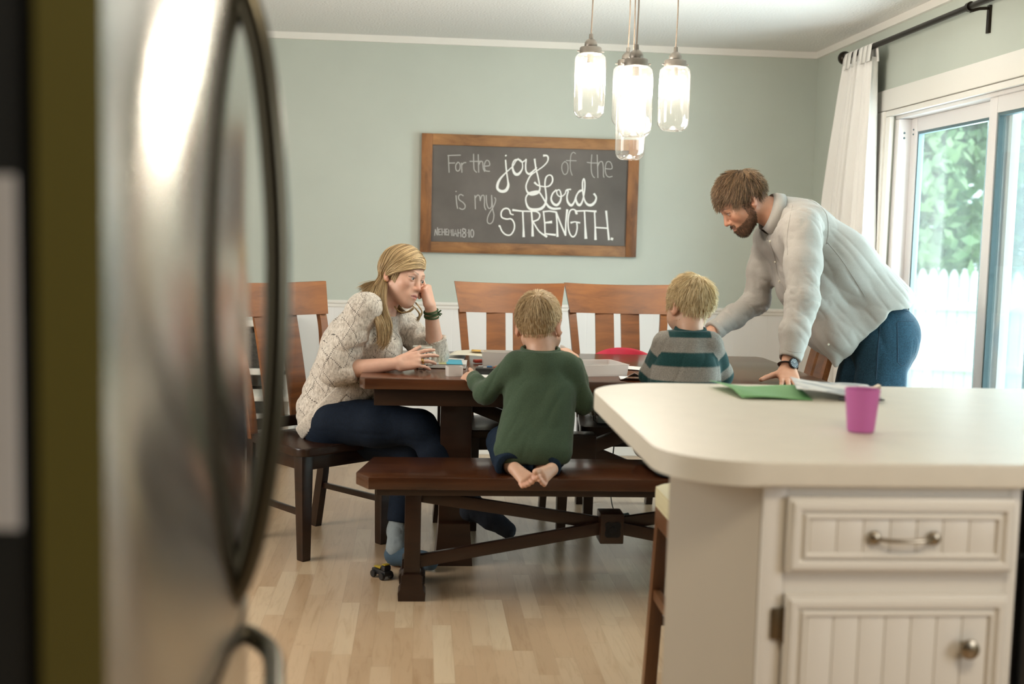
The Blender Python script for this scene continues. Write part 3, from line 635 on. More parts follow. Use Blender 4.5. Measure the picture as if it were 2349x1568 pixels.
word('chalk_word', [
 (A1, [(318, 240), (322, 360), (328, 490)], t1, 0), (A1, [(310, 238), (400, 235), (498, 232)], t1, 0), (A1, [(325, 352), (412, 350)], t1, 0),
 (A1, [(455, 345), (428, 385), (432, 450), (460, 472), (490, 440), (492, 370), (465, 340), (448, 350)], t1, 1), (A1, [(515, 352), (520, 490)], t1, 0), (A1, [(518, 385), (545, 350), (580, 345)], t1, 1),
 (A1, [(695, 218), (697, 360), (705, 450), (740, 490)], t1, 1), (A1, [(640, 326), (810, 326)], t1, 0), (A1, [(765, 225), (772, 490)], t1, 0), (A1, [(772, 380), (800, 325), (830, 340), (840, 430), (862, 478)], t1, 1),
 (A1, [(870, 398), (935, 385), (925, 325), (890, 312), (865, 350), (858, 410), (875, 465), (935, 475)], t1, 1),
 (A1, [(432, 775), (433, 778)], .009, 0), (A1, [(432, 840), (442, 960), (455, 1030)], t1, 1), (A1, [(540, 840), (500, 822), (470, 850), (480, 900), (535, 940), (568, 985), (560, 1030), (520, 1045), (484, 1025)], t1, 1),
 (A1, [(715, 838), (722, 1038)], t1, 0), (A1, [(722, 870), (755, 832), (785, 850), (795, 915)], t1, 1), (A1, [(795, 915), (815, 845), (850, 840), (858, 920), (858, 1000), (878, 1050)], t1, 1),
 (A1, [(885, 835), (890, 940), (910, 1015), (940, 1030), (965, 990), (965, 835)], t1, 1), (A1, [(965, 835), (975, 960), (985, 1060), (1000, 1130), (985, 1220), (945, 1260), (905, 1240), (905, 1170), (940, 1090), (985, 1020), (1020, 940), (1025, 890), (1010, 870)], t1, 1),
 (A2, [(690, 262), (650, 310), (648, 390), (680, 455), (720, 440), (738, 380), (730, 300), (690, 262)], .0062, 1), (A2, [(850, 145), (820, 125), (785, 160), (772, 260), (772, 370), (785, 430), (800, 468)], .0062, 1), (A2, [(710, 248), (860, 252)], .0062, 0),
 (A2, [(1095, 160), (1085, 300), (1090, 420), (1110, 480), (1135, 505)], .0065, 1), (A2, [(1025, 276), (1095, 285), (1205, 285)], .0065, 0), (A2, [(1175, 165), (1182, 350), (1186, 505)], .0065, 0), (A2, [(1185, 330), (1215, 270), (1255, 275), (1268, 380), (1268, 470), (1278, 500)], .0065, 1),
 (A2, [(1300, 370), (1395, 370), (1385, 290), (1345, 262), (1310, 290), (1295, 380), (1310, 460), (1350, 495), (1400, 485)], .0065, 1),
 # NEHEMIAH 8:10
 (A1, [(112, 1435), (122, 1345)], .006, 0), (A1, [(122, 1345), (150, 1432)], .006, 0), (A1, [(150, 1432), (155, 1318)], .006, 0),
 (A1, [(172, 1345), (172, 1428)], .006, 0), (A1, [(165, 1345), (205, 1340)], .006, 0), (A1, [(172, 1385), (200, 1383)], .006, 0), (A1, [(172, 1428), (208, 1424)], .006, 0),
 (A1, [(222, 1335), (224, 1430)], .006, 0), (A1, [(224, 1385), (258, 1385)], .006, 0), (A1, [(258, 1338), (262, 1430)], .006, 0),
 (A1, [(278, 1342), (280, 1428)], .006, 0), (A1, [(278, 1342), (305, 1340)], .006, 0), (A1, [(280, 1385), (302, 1383)], .006, 0), (A1, [(280, 1428), (308, 1426)], .006, 0),
 (A1, [(318, 1435), (322, 1345), (340, 1400), (360, 1345), (368, 1440)], .006, 0), (A1, [(385, 1345), (388, 1440)], .006, 0),
 (A1, [(402, 1442), (422, 1345), (445, 1448)], .006, 0), (A1, [(408, 1410), (440, 1412)], .006, 0), (A1, [(460, 1345), (462, 1452)], .006, 0), (A1, [(462, 1395), (500, 1398)], .006, 0), (A1, [(500, 1345), (505, 1458)], .006, 0),
 (A1, [(560, 1345), (535, 1335), (530, 1370), (558, 1395), (580, 1430), (560, 1462), (530, 1450), (535, 1415), (570, 1385), (575, 1350), (555, 1338)], .007, 1), (A1, [(600, 1395), (601, 1397)], .007, 0), (A1, [(625, 1350), (628, 1460)], .008, 0),
 (A1, [(675, 1348), (655, 1370), (655, 1430), (670, 1462), (692, 1440), (695, 1380), (675, 1348)], .007, 1)], M_chalk2, [6, 12, 15, 19, 22, 27, 49])
k = .0115
word('chalk_word', [
 (A1, [(1178, 238), (1181, 241)], .013, 0),
 (A1, [(1175, 310), (1188, 470), (1208, 610), (1215, 690), (1180, 760), (1110, 775), (1055, 735), (1058, 660), (1100, 580), (1180, 495), (1240, 440), (1290, 390), (1330, 320), (1370, 292)], [k, k, k, .020, .024, .022, .02, .020, .016, .010, .009, .009, .009, k], 1),
 (A1, [(1370, 295), (1310, 310), (1280, 370), (1285, 450), (1320, 515), (1370, 515), (1420, 450), (1430, 380), (1410, 320), (1360, 290)], [k, k, k, .016, .022, .02, k, .009, .009, k], 1),
 (A1, [(1360, 290), (1420, 335), (1470, 310), (1482, 300), (1475, 400), (1485, 480), (1530, 515), (1590, 470), (1640, 420)], [k, .010, .010, k, k, .013, .016, .012, .009], 1),
 (A2, [(238, 230), (258, 370), (290, 500), (312, 620), (315, 680), (280, 730), (190, 750), (130, 720), (108, 640), (130, 560), (180, 470), (260, 410), (360, 340), (425, 270), (440, 210), (420, 175), (375, 175)], [.014, k, k, k, .013, .022, .026, .014, k, k, k, .009, .009, .010, .013, .013, .017], 1),
 # L
 (A2, [(240, 580), (290, 620), (390, 640), (460, 625), (505, 560), (500, 490), (460, 465), (410, 500), (392, 600), (405, 720), (412, 820), (390, 910), (330, 970), (230, 985), (150, 960), (110, 880), (108, 800), (150, 740), (215, 715), (290, 710), (340, 770), (400, 870), (450, 940), (520, 970), (620, 965)], [.016, k, .009, k, .012, k, .009, k, k, k, .014, .018, .022, .022, .018, .013, k, k, k, k, k, .013, .018, .018, .014], 1),
 (A2, [(560, 690), (510, 740), (485, 820), (515, 890), (570, 915), (620, 860), (635, 770), (610, 690), (570, 705), (580, 760), (630, 790), (690, 750), (715, 690), (775, 680)], [k, k, .013, .018, .020, .015, k, .009, .009, .009, .009, .009, .010, .012], 1),
 (A2, [(705, 700), (740, 705), (722, 790), (735, 870), (785, 920), (830, 870), (860, 780), (905, 705), (950, 690)], [k, k, .012, .016, .020, .013, .010, .010, k], 1),
 (A2, [(950, 695), (890, 730), (855, 810), (875, 890), (915, 915), (955, 850), (985, 700), (990, 580), (975, 520), (955, 580), (960, 720), (985, 840), (1030, 905), (1085, 915), (1140, 870), (1160, 800), (1130, 750)], [k, k, .013, .018, .020, .012, k, k, .010, k, k, .012, .018, .022, .018, .013, .016], 1),
 # STRENGTH.
 (A1, [(1290, 1125), (1250, 1110), (1235, 1060), (1195, 1030), (1140, 1045), (1108, 1100), (1120, 1165), (1190, 1190), (1260, 1190), (1305, 1260), (1300, 1350), (1250, 1425), (1180, 1425), (1120, 1370), (1090, 1300), (1080, 1295)], [.009]+[k]*13+[.012, .016], 1),
 (A1, [(1285, 1055), (1420, 1072), (1545, 1075)], [.016, k, k], 0), (A1, [(1432, 1080), (1442, 1300), (1446, 1448)], [.013, .012, .020], 0),
 (A2, [(190, 1005), (205, 1200), (208, 1372)], [.013, .013, .021], 0), (A2, [(190, 1005), (270, 1015), (315, 1060), (290, 1130), (215, 1160)], k, 1), (A2, [(215, 1165), (290, 1290), (350, 1345), (415, 1385)], [k, k, .013, .018], 1),
 (A2, [(370, 1010), (390, 1200), (395, 1360)], k, 0), (A2, [(365, 1015), (460, 1005), (545, 1018)], [k, k, .014], 0), (A2, [(395, 1180), (485, 1170)], [.010, .022], 0), (A2, [(400, 1345), (545, 1362)], [k, .016], 0),
 (A2, [(560, 1020), (575, 1200), (580, 1380)], [.013, k, .018], 0), (A2, [(560, 1020), (625, 1190), (700, 1365)], [.014, .013, .013], 0), (A2, [(725, 990), (705, 1180), (700, 1365)], [.018, k, .013], 0),
 (A2, [(870, 1045), (855, 1000), (810, 980), (765, 1010), (740, 1130), (745, 1270), (775, 1360), (815, 1390), (855, 1350), (875, 1260), (870, 1185)], [.014]+[k]*10, 1), (A2, [(785, 1178), (840, 1165), (910, 1180)], [.016, .009, .014], 0), (A2, [(850, 1000), (860, 1040)], .014, 0),
 (A2, [(870, 1005), (1010, 1000), (1155, 1010)], [k, k, .016], 0), (A2, [(985, 1010), (995, 1220), (1005, 1405)], [k, .013, .024], 0),
 (A2, [(1135, 1010), (1145, 1220), (1150, 1425)], [k, .012, .020], 0), (A2, [(1150, 1250), (1330, 1262)], k, 0), (A2, [(1310, 1010), (1330, 1220), (1350, 1430)], [.017, .012, .016], 0), (A2, [(1390, 1420), (1402, 1424)], .020, 0)], M_chalk, [5, 9])

# ================================================================== curtain and rod
M_rod = plain('dark_bronze_rod', (0.03, 0.022, 0.016), .35, .8)
RX = WX-.09
rod = thing('curtain_rod', 'dark bronze curtain rod with ball end above the glass door', 'curtain rod', (RX, 5.0, 2.31))
RZ = 2.306
bm = B(); tube(bm, [(RX, 6.27, RZ), (RX, 3.6, RZ)], .0135, 14); obj('rod', bm, M_rod, rod)
bm = B(); bmesh.ops.create_uvsphere(bm, u_segments=20, v_segments=14, radius=.036, matrix=Matrix.Translation((RX, 6.285, RZ))); lathe(bm, [(.018, -.03), (.022, -.012), (.016, 0)], (RX, 6.265, RZ), 16, 'y'); obj('finial', bm, M_rod, rod)
bm = B(); yb = 4.83
box2(bm, (WX-.012, yb-.012, RZ-.105), (WX, yb+.012, RZ+.01), .002); tube(bm, [(WX-.006, yb, RZ-.002), (WX-.05, yb, RZ-.006), (RX, yb, RZ-.018)], .007, 8); lathe(bm, [(.020, -.012), (.020, .012)], (RX, yb, RZ), 16, 'y'); obj('bracket', bm, M_rod, rod)
M_cloth = plain('white_linen', (0.80, 0.77, 0.73), .9, bmp=.15, bscale=260, sheen=.2)
cur = thing('curtain', 'white tab top linen curtain bunched at the end of the rod', 'curtain', (RX, 6.1, 0))
ny, nz = 90, 40; V = []; F = []
def cury(u, z):      # z: 0 top .. 1 bottom
    a = 6.235 + .03 + .16*min(1, z*3.2)**.8 + .05*z; b_ = 5.865 - .05*z
    return a+(b_-a)*u
for i in range(nz+1):
    z = i/nz; zz = RZ-.052-(RZ-.09)*z
    for j in range(ny+1):
        u = j/ny; amp = .022+.026*min(1, z*2.5); ph = 2*PI*(5.5*u+.08*math.sin(6*z))
        V.append((RX+amp*(math.sin(ph)+.35*math.sin(2.3*ph+1.3)), cury(u, z)+.006*math.sin(ph*1.7), zz))
for i in range(nz):
    for j in range(ny): a = i*(ny+1)+j; F.append((a, a+1, a+ny+2, a+ny+1))
o = npmesh('fabric', V, F, M_cloth, cur); md = o.modifiers.new('thick', 'SOLIDIFY'); md.thickness = .003
for y in (6.225, 6.165, 6.085, 6.005, 5.945, 5.885):
    bm = B(); w = .052; P = []
    for k_ in range(15):
        a = -PI*.5+2*PI*k_/14*.5*2
    ring = [(RX+.026, RZ-.075)] + [(RX+.018*math.cos(t), RZ+.0175*math.sin(t)) for t in np.linspace(0, PI, 9)] + [(RX-.026, RZ-.075)]
    for (x0, z0), (x1, z1) in zip(ring[:-1], ring[1:]):
        vs = [bm.verts.new((x0, y-w/2, z0)), bm.verts.new((x0, y+w/2, z0)), bm.verts.new((x1, y+w/2, z1)), bm.verts.new((x1, y-w/2, z1))]; bm.faces.new(vs)
    bmesh.ops.remove_doubles(bm, verts=bm.verts, dist=1e-5)
    o = obj('tab', bm, M_cloth, cur); md = o.modifiers.new('thick', 'SOLIDIFY'); md.thickness = .003

# ================================================================== pendant jars
M_jar = thin_glass('jar_glass', (0.99, 0.985, 0.97), .28, .022, (1.0, .97, .92), .05)
M_cap = plain('pewter_cap', (0.26, 0.23, 0.20), .4, .8); M_bulb = emit('bulb', (1.0, .91, .78), 165.0); M_cord = plain('tan_cord', (0.30, 0.23, 0.18), .7)
def pendant(top, Y, label, s=1.0):
    p = ony(*top, Y); x, y, z = p.x, p.y, p.z      # z = top of the glass
    t = thing('pendant_lamp', label, 'pendant lamp', (x, y, z), 0, 'jar pendants over the table')
    R, H = .063*s, .262*s
    bm = B(); lathe(bm, [(R*.62, 0), (R*.64, -.006), (R*.80, -.012), (R*.95, -.022), (R, -.04), (R, -H+.045), (R*.97, -H+.022), (R*.84, -H+.008), (R*.66, -H), (R*.40, -H+.004), (R*.15, -H+.018), (.001, -H+.021)], (x, y, z), 36, cap=False)
    obj('jar', bm, M_jar, t)
    bm = B(); lathe(bm, [(.001, -.012), (R*.66, -.012), (R*.70, -.010), (R*.70, .012), (R*.66, .016), (R*.40, .018), (.026, .020), (.025, .034), (.018, .044), (.009, .050), (.008, .068), (.001, .070)], (x, y, z), 30, cap=False)
    tube(bm, [(x+R*.68, y, z), (x+R*.85, y, z)], .003, 8); tube(bm, [(x-R*.68, y, z), (x-R*.85, y, z)], .003, 8)
    obj('cap', bm, M_cap, t)
    bm = B(); lathe(bm, [(.001, -.045), (.014, -.047), (.016, -.060), (.028, -.082), (.031, -.098), (.026, -.115), (.012, -.126), (.001, -.128)], (x, y, z), 20, cap=False); obj('bulb', bm, M_bulb, t)
    bm = B(); lathe(bm, [(.013, -.012), (.013, -.046)], (x, y, z), 16); obj('socket', bm, M_cap, t)
    bm = B(); tube(bm, [(x, y, z+.066), (x+.003, y, z+.2), (x+.001, y, CZ)], .0030, 8); obj('cord', bm, M_cord, t)
pendant((1355, 118), 4.75, 'glass jar pendant lamp at the left of the cluster')
pendant((1459, 146), 4.30, 'largest looking glass jar pendant in front of the middle')
pendant((1440, 147), 5.00, 'glass jar pendant just behind the middle one, peeking out at its left', .98)
pendant((1449, 221), 4.80, 'lowest hanging glass jar pendant, its clear bottom before the chalkboard', .97)
pendant((1549, 148), 4.72, 'glass jar pendant lamp at the right of the cluster')

# ================================================================== things on the worktop
M_pink = None
def pinkmat():
    m, nt, b = newmat('pink_plastic'); b.inputs['Base Color'].default_value = (0.68, 0.20, 0.50, 1); b.inputs['Roughness'].default_value = .4
    b.inputs['Transmission Weight'].default_value = .25; b.inputs['IOR'].default_value = 1.2; b.inputs['Subsurface Weight'].default_value = .2; b.inputs['Subsurface Radius'].default_value = (.02, .008, .015); return m
p = onz(1974, 990, .91)
bm = B(); lathe(bm, [(.001, 0), (.026, 0), (.029, .003), (.0375, .094), (.0360, .094), (.0278, .005), (.001, .004)], (p.x, p.y, .911), 40, cap=False); o = obj('plastic_cup', bm, pinkmat()); tag(o, 'pink plastic cup standing on the cream worktop', 'cup')
def sheet(name, corners, mat, label, cat, lift, n=14, thick=.0012, z0=.9112):
    """curled sheet of paper; corners in plan, lift(u,v) gives its height"""
    V = []; F = []; c = [Vector((a[0], a[1], 0)) for a in corners]
    for i in range(n+1):
        for j in range(n+1):
            u, v = i/n, j/n; q = c[0]*(1-u)*(1-v)+c[1]*u*(1-v)+c[2]*u*v+c[3]*(1-u)*v
            V.append((q.x, q.y, z0+max(0, lift(u, v))))
    for i in range(n):
        for j in range(n): a = i*(n+1)+j; F.append((a, a+n+1, a+n+2, a+1))
    o = npmesh(name, V, F, mat); md = o.modifiers.new('thick', 'SOLIDIFY'); md.thickness = thick; md.offset = 1
    return tag(o, label, cat)
M_gp = plain('green_paper', (0.15, 0.36, 0.13), .7); M_wp = plain('white_paper_sheet', (0.74, 0.74, 0.73), .8)
def greymark():
    m, nt, b = newmat('paper_with_grey_marks'); n = N(nt, 'ShaderNodeTexNoise', i_Scale=13.0, i_Detail=2.0); L(nt, coords(nt), n.inputs['Vector'])
    L(nt, ramp(nt, n.outputs['Fac'], [(.46, (0.72, .72, .70)), (.58, (0.38, 0.41, 0.43))]), b.inputs['Base Color']); b.inputs['Roughness'].default_value = .7; return m
sheet('paper', [(.835, 2.955), (1.02, 2.948), (1.06, 3.21), (.812, 3.21)], M_gp, 'green paper sheet lying on the far side of the cream worktop', 'paper', lambda u, v: .012*max(0, (1-u)-.6)*2.5*(1 if v > .3 else v/.3) + .003*math.sin(5*u+3*v)+.003)
sheet('paper', [(.985, 2.975), (1.19, 2.915), (1.25, 3.17), (1.05, 3.235)], greymark(), 'white paper with grey marks overlapping the green sheet', 'paper', lambda u, v: 0.008 + .012*(1-u)**2 + .003*math.sin(6*u+v*3), z0=.9165)
p = onz(2022, 922, .91); bm = B(); tube(bm, [(p.x-.11, p.y+.01, .916), (p.x-.01, p.y, .916), (p.x+.008, p.y, .916)], [.0042, .0045, .0015], 10); o = obj('marker_pen', bm, plain('dark_pen', (0.05, 0.05, 0.055), .4)); tag(o, 'dark pen lying behind the pink cup', 'pen')
p = onz(2015, 890, .91); bm = B(); prism(bm, [(p.x-.018, .9105), (p.x+.004, .9105), (p.x+.002, .921)], p.y-.012, p.y+.012, axis='y', bev=.001); o = obj('eraser', bm, plain('pale_rubber', (0.66, 0.58, 0.48), .7)); tag(o, 'tiny pale wedge at the back edge of the worktop behind the cup', 'eraser')

# ================================================================== things on the dining table
TT = TZ+.0008
M_frost = thin_glass('frosted_plastic', (0.96, 0.95, 0.94), .15, .55, (0.86, .82, .79), .25)
def tray(name, c, sx, sy, h, wall, rot, label, cat, mat, lip=0.0):
    x, y = c; t = B(); R = Matrix.Translation((x, y, TT)) @ Matrix.Rotation(rot, 4, 'Z')
    def rr(hx, hy, r): return arc(hx-r, hy-r, r, 0, 90, 4)+arc(-hx+r, hy-r, r, 90, 180, 4)+arc(-hx+r, -hy+r, r, 180, 270, 4)+arc(hx-r, -hy+r, r, 270, 360, 4)
    loops = [(rr(sx/2*.95, sy/2*.95, .008), 0), (rr(sx/2, sy/2, .010), h)]
    if lip: loops.append((rr(sx/2+lip, sy/2+lip, .012), h))
    loops += [(rr(sx/2-wall, sy/2-wall, .008), h-(.001 if lip else 0)), (rr(sx/2*.95-wall, sy/2*.95-wall, .007), wall)]
    rings = [[t.verts.new((a, b_, z)) for a, b_ in pts] for pts, z in loops]; n = len(rings[0])
    for a, b_ in zip(rings[:-1], rings[1:]):
        for i in range(n): t.faces.new((a[i], a[(i+1) % n], b_[(i+1) % n], b_[i]))
    t.faces.new(rings[0][::-1]); t.faces.new(rings[-1]); bmesh.ops.transform(t, matrix=R, verts=t.verts)
    o = obj(name, t, mat); return tag(o, label, cat)
tray('storage_box', (.712, 4.735), .235, .205, .046, .004, math.radians(14), 'open frosted plastic box on the table between the two boys', 'box', M_frost, .004)
def lid():
    p0 = (.64, 4.98); return tray('box_lid', p0, .20, .13, .010, .003, math.radians(4), 'flat clear lid lying behind the open frosted box', 'lid', thin_glass('clear_blue_lid', (.85, .95, .97), .2, .25, (.7, .82, .85), .1))
lid()
tray('storage_box', (.345, 4.98), .15, .10, .060, .004, math.radians(-3), 'frosted white bin behind the left shoulder of the boy in green', 'box', M_frost, .004)
p = onz(1063, 858, TZ)
tray('small_container', (.142, 4.585), .066, .05, .038, .003, math.radians(8), 'small clear cup held by the left hand of the boy in green', 'container', M_frost)
bm = B(); box(bm, (.285, 4.655, TT+.014), (.11, .085, .026), .003, Matrix.Rotation(math.radians(-6), 3, 'Z'))
kit = obj('gadget_case', bm, plain('black_plastic', (0.015, 0.015, 0.015), .35)); tag(kit, 'open black case of small parts beside the left arm of the boy in green', 'case')
for dx, dy, s_, c_ in ((-.035, .02, .018, (0.5, 0.5, 0.5)), (.0, .015, .02, (0.08, 0.2, 0.4)), (.03, .02, .016, (0.5, 0.25, 0.1)), (-.02, -.02, .014, (0.6, 0.6, 0.6)), (.022, -.018, .016, (0.4, 0.1, 0.08))):
    bm = B(); box(bm, (.285+dx, 4.655+dy, TT+.029), (s_, s_*.7, .006), .001); obj('component', bm, plain('component', c_, .4, .3), kit)
# booklet under the elbow
W_b = Matrix.Rotation(math.radians(-4), 3, 'Z')
bk = thing('activity_book', 'blue and white book lying under the elbow of the woman', 'book', (.095, 4.905, TT), 0)
bm = B(); box(bm, (.095, 4.905, TT+.010), (.215, .165, .016), .001, W_b); obj('pages', bm, plain('page_edges', (0.70, 0.69, 0.66), .8), bk, smooth=False)
def cover():
    m, nt, b = newmat('blue_printed_cover'); tc = N(nt, 'ShaderNodeTexCoord'); sp = N(nt, 'ShaderNodeSeparateXYZ'); L(nt, tc.outputs['Object'], sp.inputs[0])
    L(nt, ramp(nt, sp.outputs[0], [(.0, (.65, .68, .68)), (.085, (.65, .68, .68)), (.0851, (.55, .52, .22)), (.115, (.55, .52, .22)), (.1151, (.03, .42, .62)), (.180, (.03, .42, .62)), (.1801, (.72, .74, .74))]), b.inputs['Base Color'])
    r = [n for n in nt.nodes if n.type == 'VALTORGB'][0].color_ramp; r.interpolation = 'CONSTANT'; b.inputs['Roughness'].default_value = .35; return m
bm = B(); box(bm, (.095, 4.905, TT+.0192), (.217, .167, .002), .0005, W_b); obj('cover', bm, cover(), bk, smooth=False)
sheet('paper', [(-.12, 5.10), (.20, 5.12), (.22, 5.36), (-.11, 5.34)], M_wp, 'pale paper sheet lying behind the woman\'s elbow at the far side of the table', 'paper', lambda u, v: .003+.003*math.sin(3*u), z0=TT+.002)
sheet('paper', [(.13, 5.16), (.34, 5.10), (.40, 5.30), (.17, 5.36)], plain('cream_paper', (.74, .70, .58), .8), 'cream paper stacked crookedly behind the frosted white bin', 'paper', lambda u, v: .012+.012*u*v+.004*math.sin(4*u), z0=TT+.008)
sheet('paper', [(.235, 5.20), (.30, 5.19), (.31, 5.26), (.24, 5.27)], plain('yellow_note', (.75, .45, .10), .8), 'small orange paper note on the cream paper behind the bin', 'paper', lambda u, v: .020, z0=TT+.016, n=4)
bm = B(); box(bm, (.262, 5.06, TT+.008), (.045, .03, .014), .004, Matrix.Rotation(.3, 3, 'Z')); tag(obj('toy_block', bm, plain('red_plastic', (0.42, 0.05, 0.03), .4)), 'small red toy piece beside the frosted white bin', 'toy')
sheet('paper', [(.72, 5.0), (.98, 4.82), (1.02, 4.93), (.80, 5.08)], M_wp, 'white sheet lying on the table behind the elbow of the striped boy', 'paper', lambda u, v: .002, z0=TT+.001)
def curl(u, v): return .002+.028*max(0, 1-abs(u-.28)/.24)*(1-v)
sheet('paper', [(.79, 4.52), (.98, 4.48), (1.00, 4.60), (.80, 4.62)], plain('white_page', (.74, .76, .78), .7), 'curled white page at the table edge under the elbow of the striped boy', 'paper', curl, z0=TT+.002, n=18)
sheet('paper', [(.20, 4.53), (.34, 4.52), (.35, 4.62), (.21, 4.63)], M_wp, 'white paper under the left arm of the boy in green', 'paper', lambda u, v: .001, z0=TT+.001, n=6)
# mug
mp = onz(968, 845, TZ); mug = thing('mug', 'patterned white mug held in the hand of the woman', 'mug', (mp.x, mp.y, TT))
def mugmat():
    m, nt, b = newmat('mug_black_pattern'); v = coords(nt, (1, 1, 1)); w = N(nt, 'ShaderNodeTexVoronoi', feature='DISTANCE_TO_EDGE'); w.inputs['Scale'].default_value = 65; L(nt, v, w.inputs['Vector'])
    sp = N(nt, 'ShaderNodeSeparateXYZ'); L(nt, v, sp.inputs[0])
    c1 = ramp(nt, w.outputs['Distance'], [(.14, (.72, .69, .60)), (.22, (.02, .025, .035))]); L(nt, c1, b.inputs['Base Color']); b.inputs['Roughness'].default_value = .25; return m
M_mug = plain('mug_white_glaze', (.72, .69, .60), .25)
bm = B(); lathe(bm, [(.001, 0), (.027, 0), (.032, .004), (.037, .03), (.0385, .06), (.0395, .078)], (mp.x, mp.y, TT), 36, cap=False); obj('pattern_band', bm, mugmat(), mug)
bm = B(); lathe(bm, [(.0395, .078), (.0412, .090), (.0400, .092), (.0375, .088), (.035, .03), (.028, .006), (.001, .005)], (mp.x, mp.y, TT), 36, cap=False); obj('rim_and_inside', bm, M_mug, mug)
bm = B(); a = math.radians(-38); P = [(.036, .072), (.056, .074), (.066, .058), (.064, .036), (.052, .022), (.036, .020)]
tube(bm, [(mp.x+r*math.cos(a), mp.y+r*math.sin(a), TT+z) for r, z in spline(P, 5)], .006, 10); obj('handle', bm, M_mug, mug)

# ================================================================== booster seat on the second chair
bs = thing('booster_seat', 'red and beige toddler booster seat strapped on the chair behind the open box', 'booster seat', (.985, 5.33, .462))
M_red = plain('red_tray_plastic', (0.66, 0.035, 0.075), .3); M_bei = plain('beige_plastic', (0.42, 0.38, 0.30), .5)
cxb = .985
bm = B(); n = 26; rings = []
for i in range(n+1):
    a = PI*i/n; r = [(.175, .63, .17), (.185, .778, .155), (.175, .785, .145), (.162, .775, .140), (.155, .63, .155)]
    rings.append([bm.verts.new((cxb+rx*math.cos(a), 5.55+ry*.55*math.sin(a), z*1.0 - (.055*(abs(math.cos(a))**2.2) if z > .7 else 0))) for rx, z, ry in r])
for a, b_ in zip(rings[:-1], rings[1:]):
    for i in range(4): bm.faces.new((a[i], a[i+1], b_[i+1], b_[i]))
obj('backrest', bm, M_red, bs)
bm = B(); box2(bm, (cxb-.16, 5.30, .462), (cxb+.16, 5.60, .50), .012); box2(bm, (cxb-.165, 5.29, .50), (cxb+.165, 5.61, .635), .03); obj('seat_base', bm, M_bei, bs)
bm = B(); box2(bm, (cxb-.172, 5.36, .465), (cxb-.164, 5.39, .62), .002); tube(bm, [(cxb-.17, 5.25, .60), (cxb-.205, 5.20, .56), (cxb-.195, 5.18, .52)], .008, 8, flat=.4); obj('buckle', bm, M_bei, bs)
M_web = plain('grey_green_strap', (0.06, 0.085, 0.075), .8)
p = ony(1405, 1128, 5.35); q = onz(1425, 1165, .0); p2 = ony(1410, 1020, 5.35)
bm = B(); P = spline([(p2.x, 5.35, .40), (p2.x-.008, 5.36, .25), (p.x-.005, 5.38, .14), (p.x+.02, 5.42, .035), (p.x+.065, 5.44, .006), (p.x+.10, 5.45, .006)], 8); tube(bm, P, .010, 8, flat=.25); obj('strap', bm, M_web, bs)

# ================================================================== toy truck on the floor
tc = onz(876, 1327, 0); tk = thing('toy_truck', 'small black and yellow toy truck on the floor beside the bench leg', 'toy', (tc.x, tc.y, 0), .5)
tb = plain('toy_black', (0.012, 0.012, 0.014), .4); ty = plain('toy_yellow', (0.36, 0.25, 0.015), .4)
MT = Matrix.Translation((tc.x, tc.y+.015, 0)) @ Matrix.Rotation(math.radians(-52), 4, 'Z')
def tpart(name, f, mat):
    bm = B(); f(bm); bmesh.ops.transform(bm, matrix=MT, verts=bm.verts); obj(name, bm, mat, tk)
tpart('body', lambda b: (box2(b, (-.045, -.017, .014), (.04, .017, .034), .004), box2(b, (.012, -.016, .034), (.036, .016, .054), .005)), tb)
tpart('bed', lambda b: (prism(b, [(-.040, .036), (.0, .036), (.002, .046), (-.040, .041)], -.010, .010, axis='y', bev=.002), box2(b, (.014, -.012, .055), (.034, .012, .059), .001)), ty)
for x in (-.028, .026):
    for y in (-.02, .02): tpart('wheel', lambda b, x=x, y=y: lathe(b, [(.004, -.006), (.013, -.006), (.0145, -.003), (.0145, .003), (.013, .006), (.004, .006)], (x, y, .0147), 18, 'y'), tb)
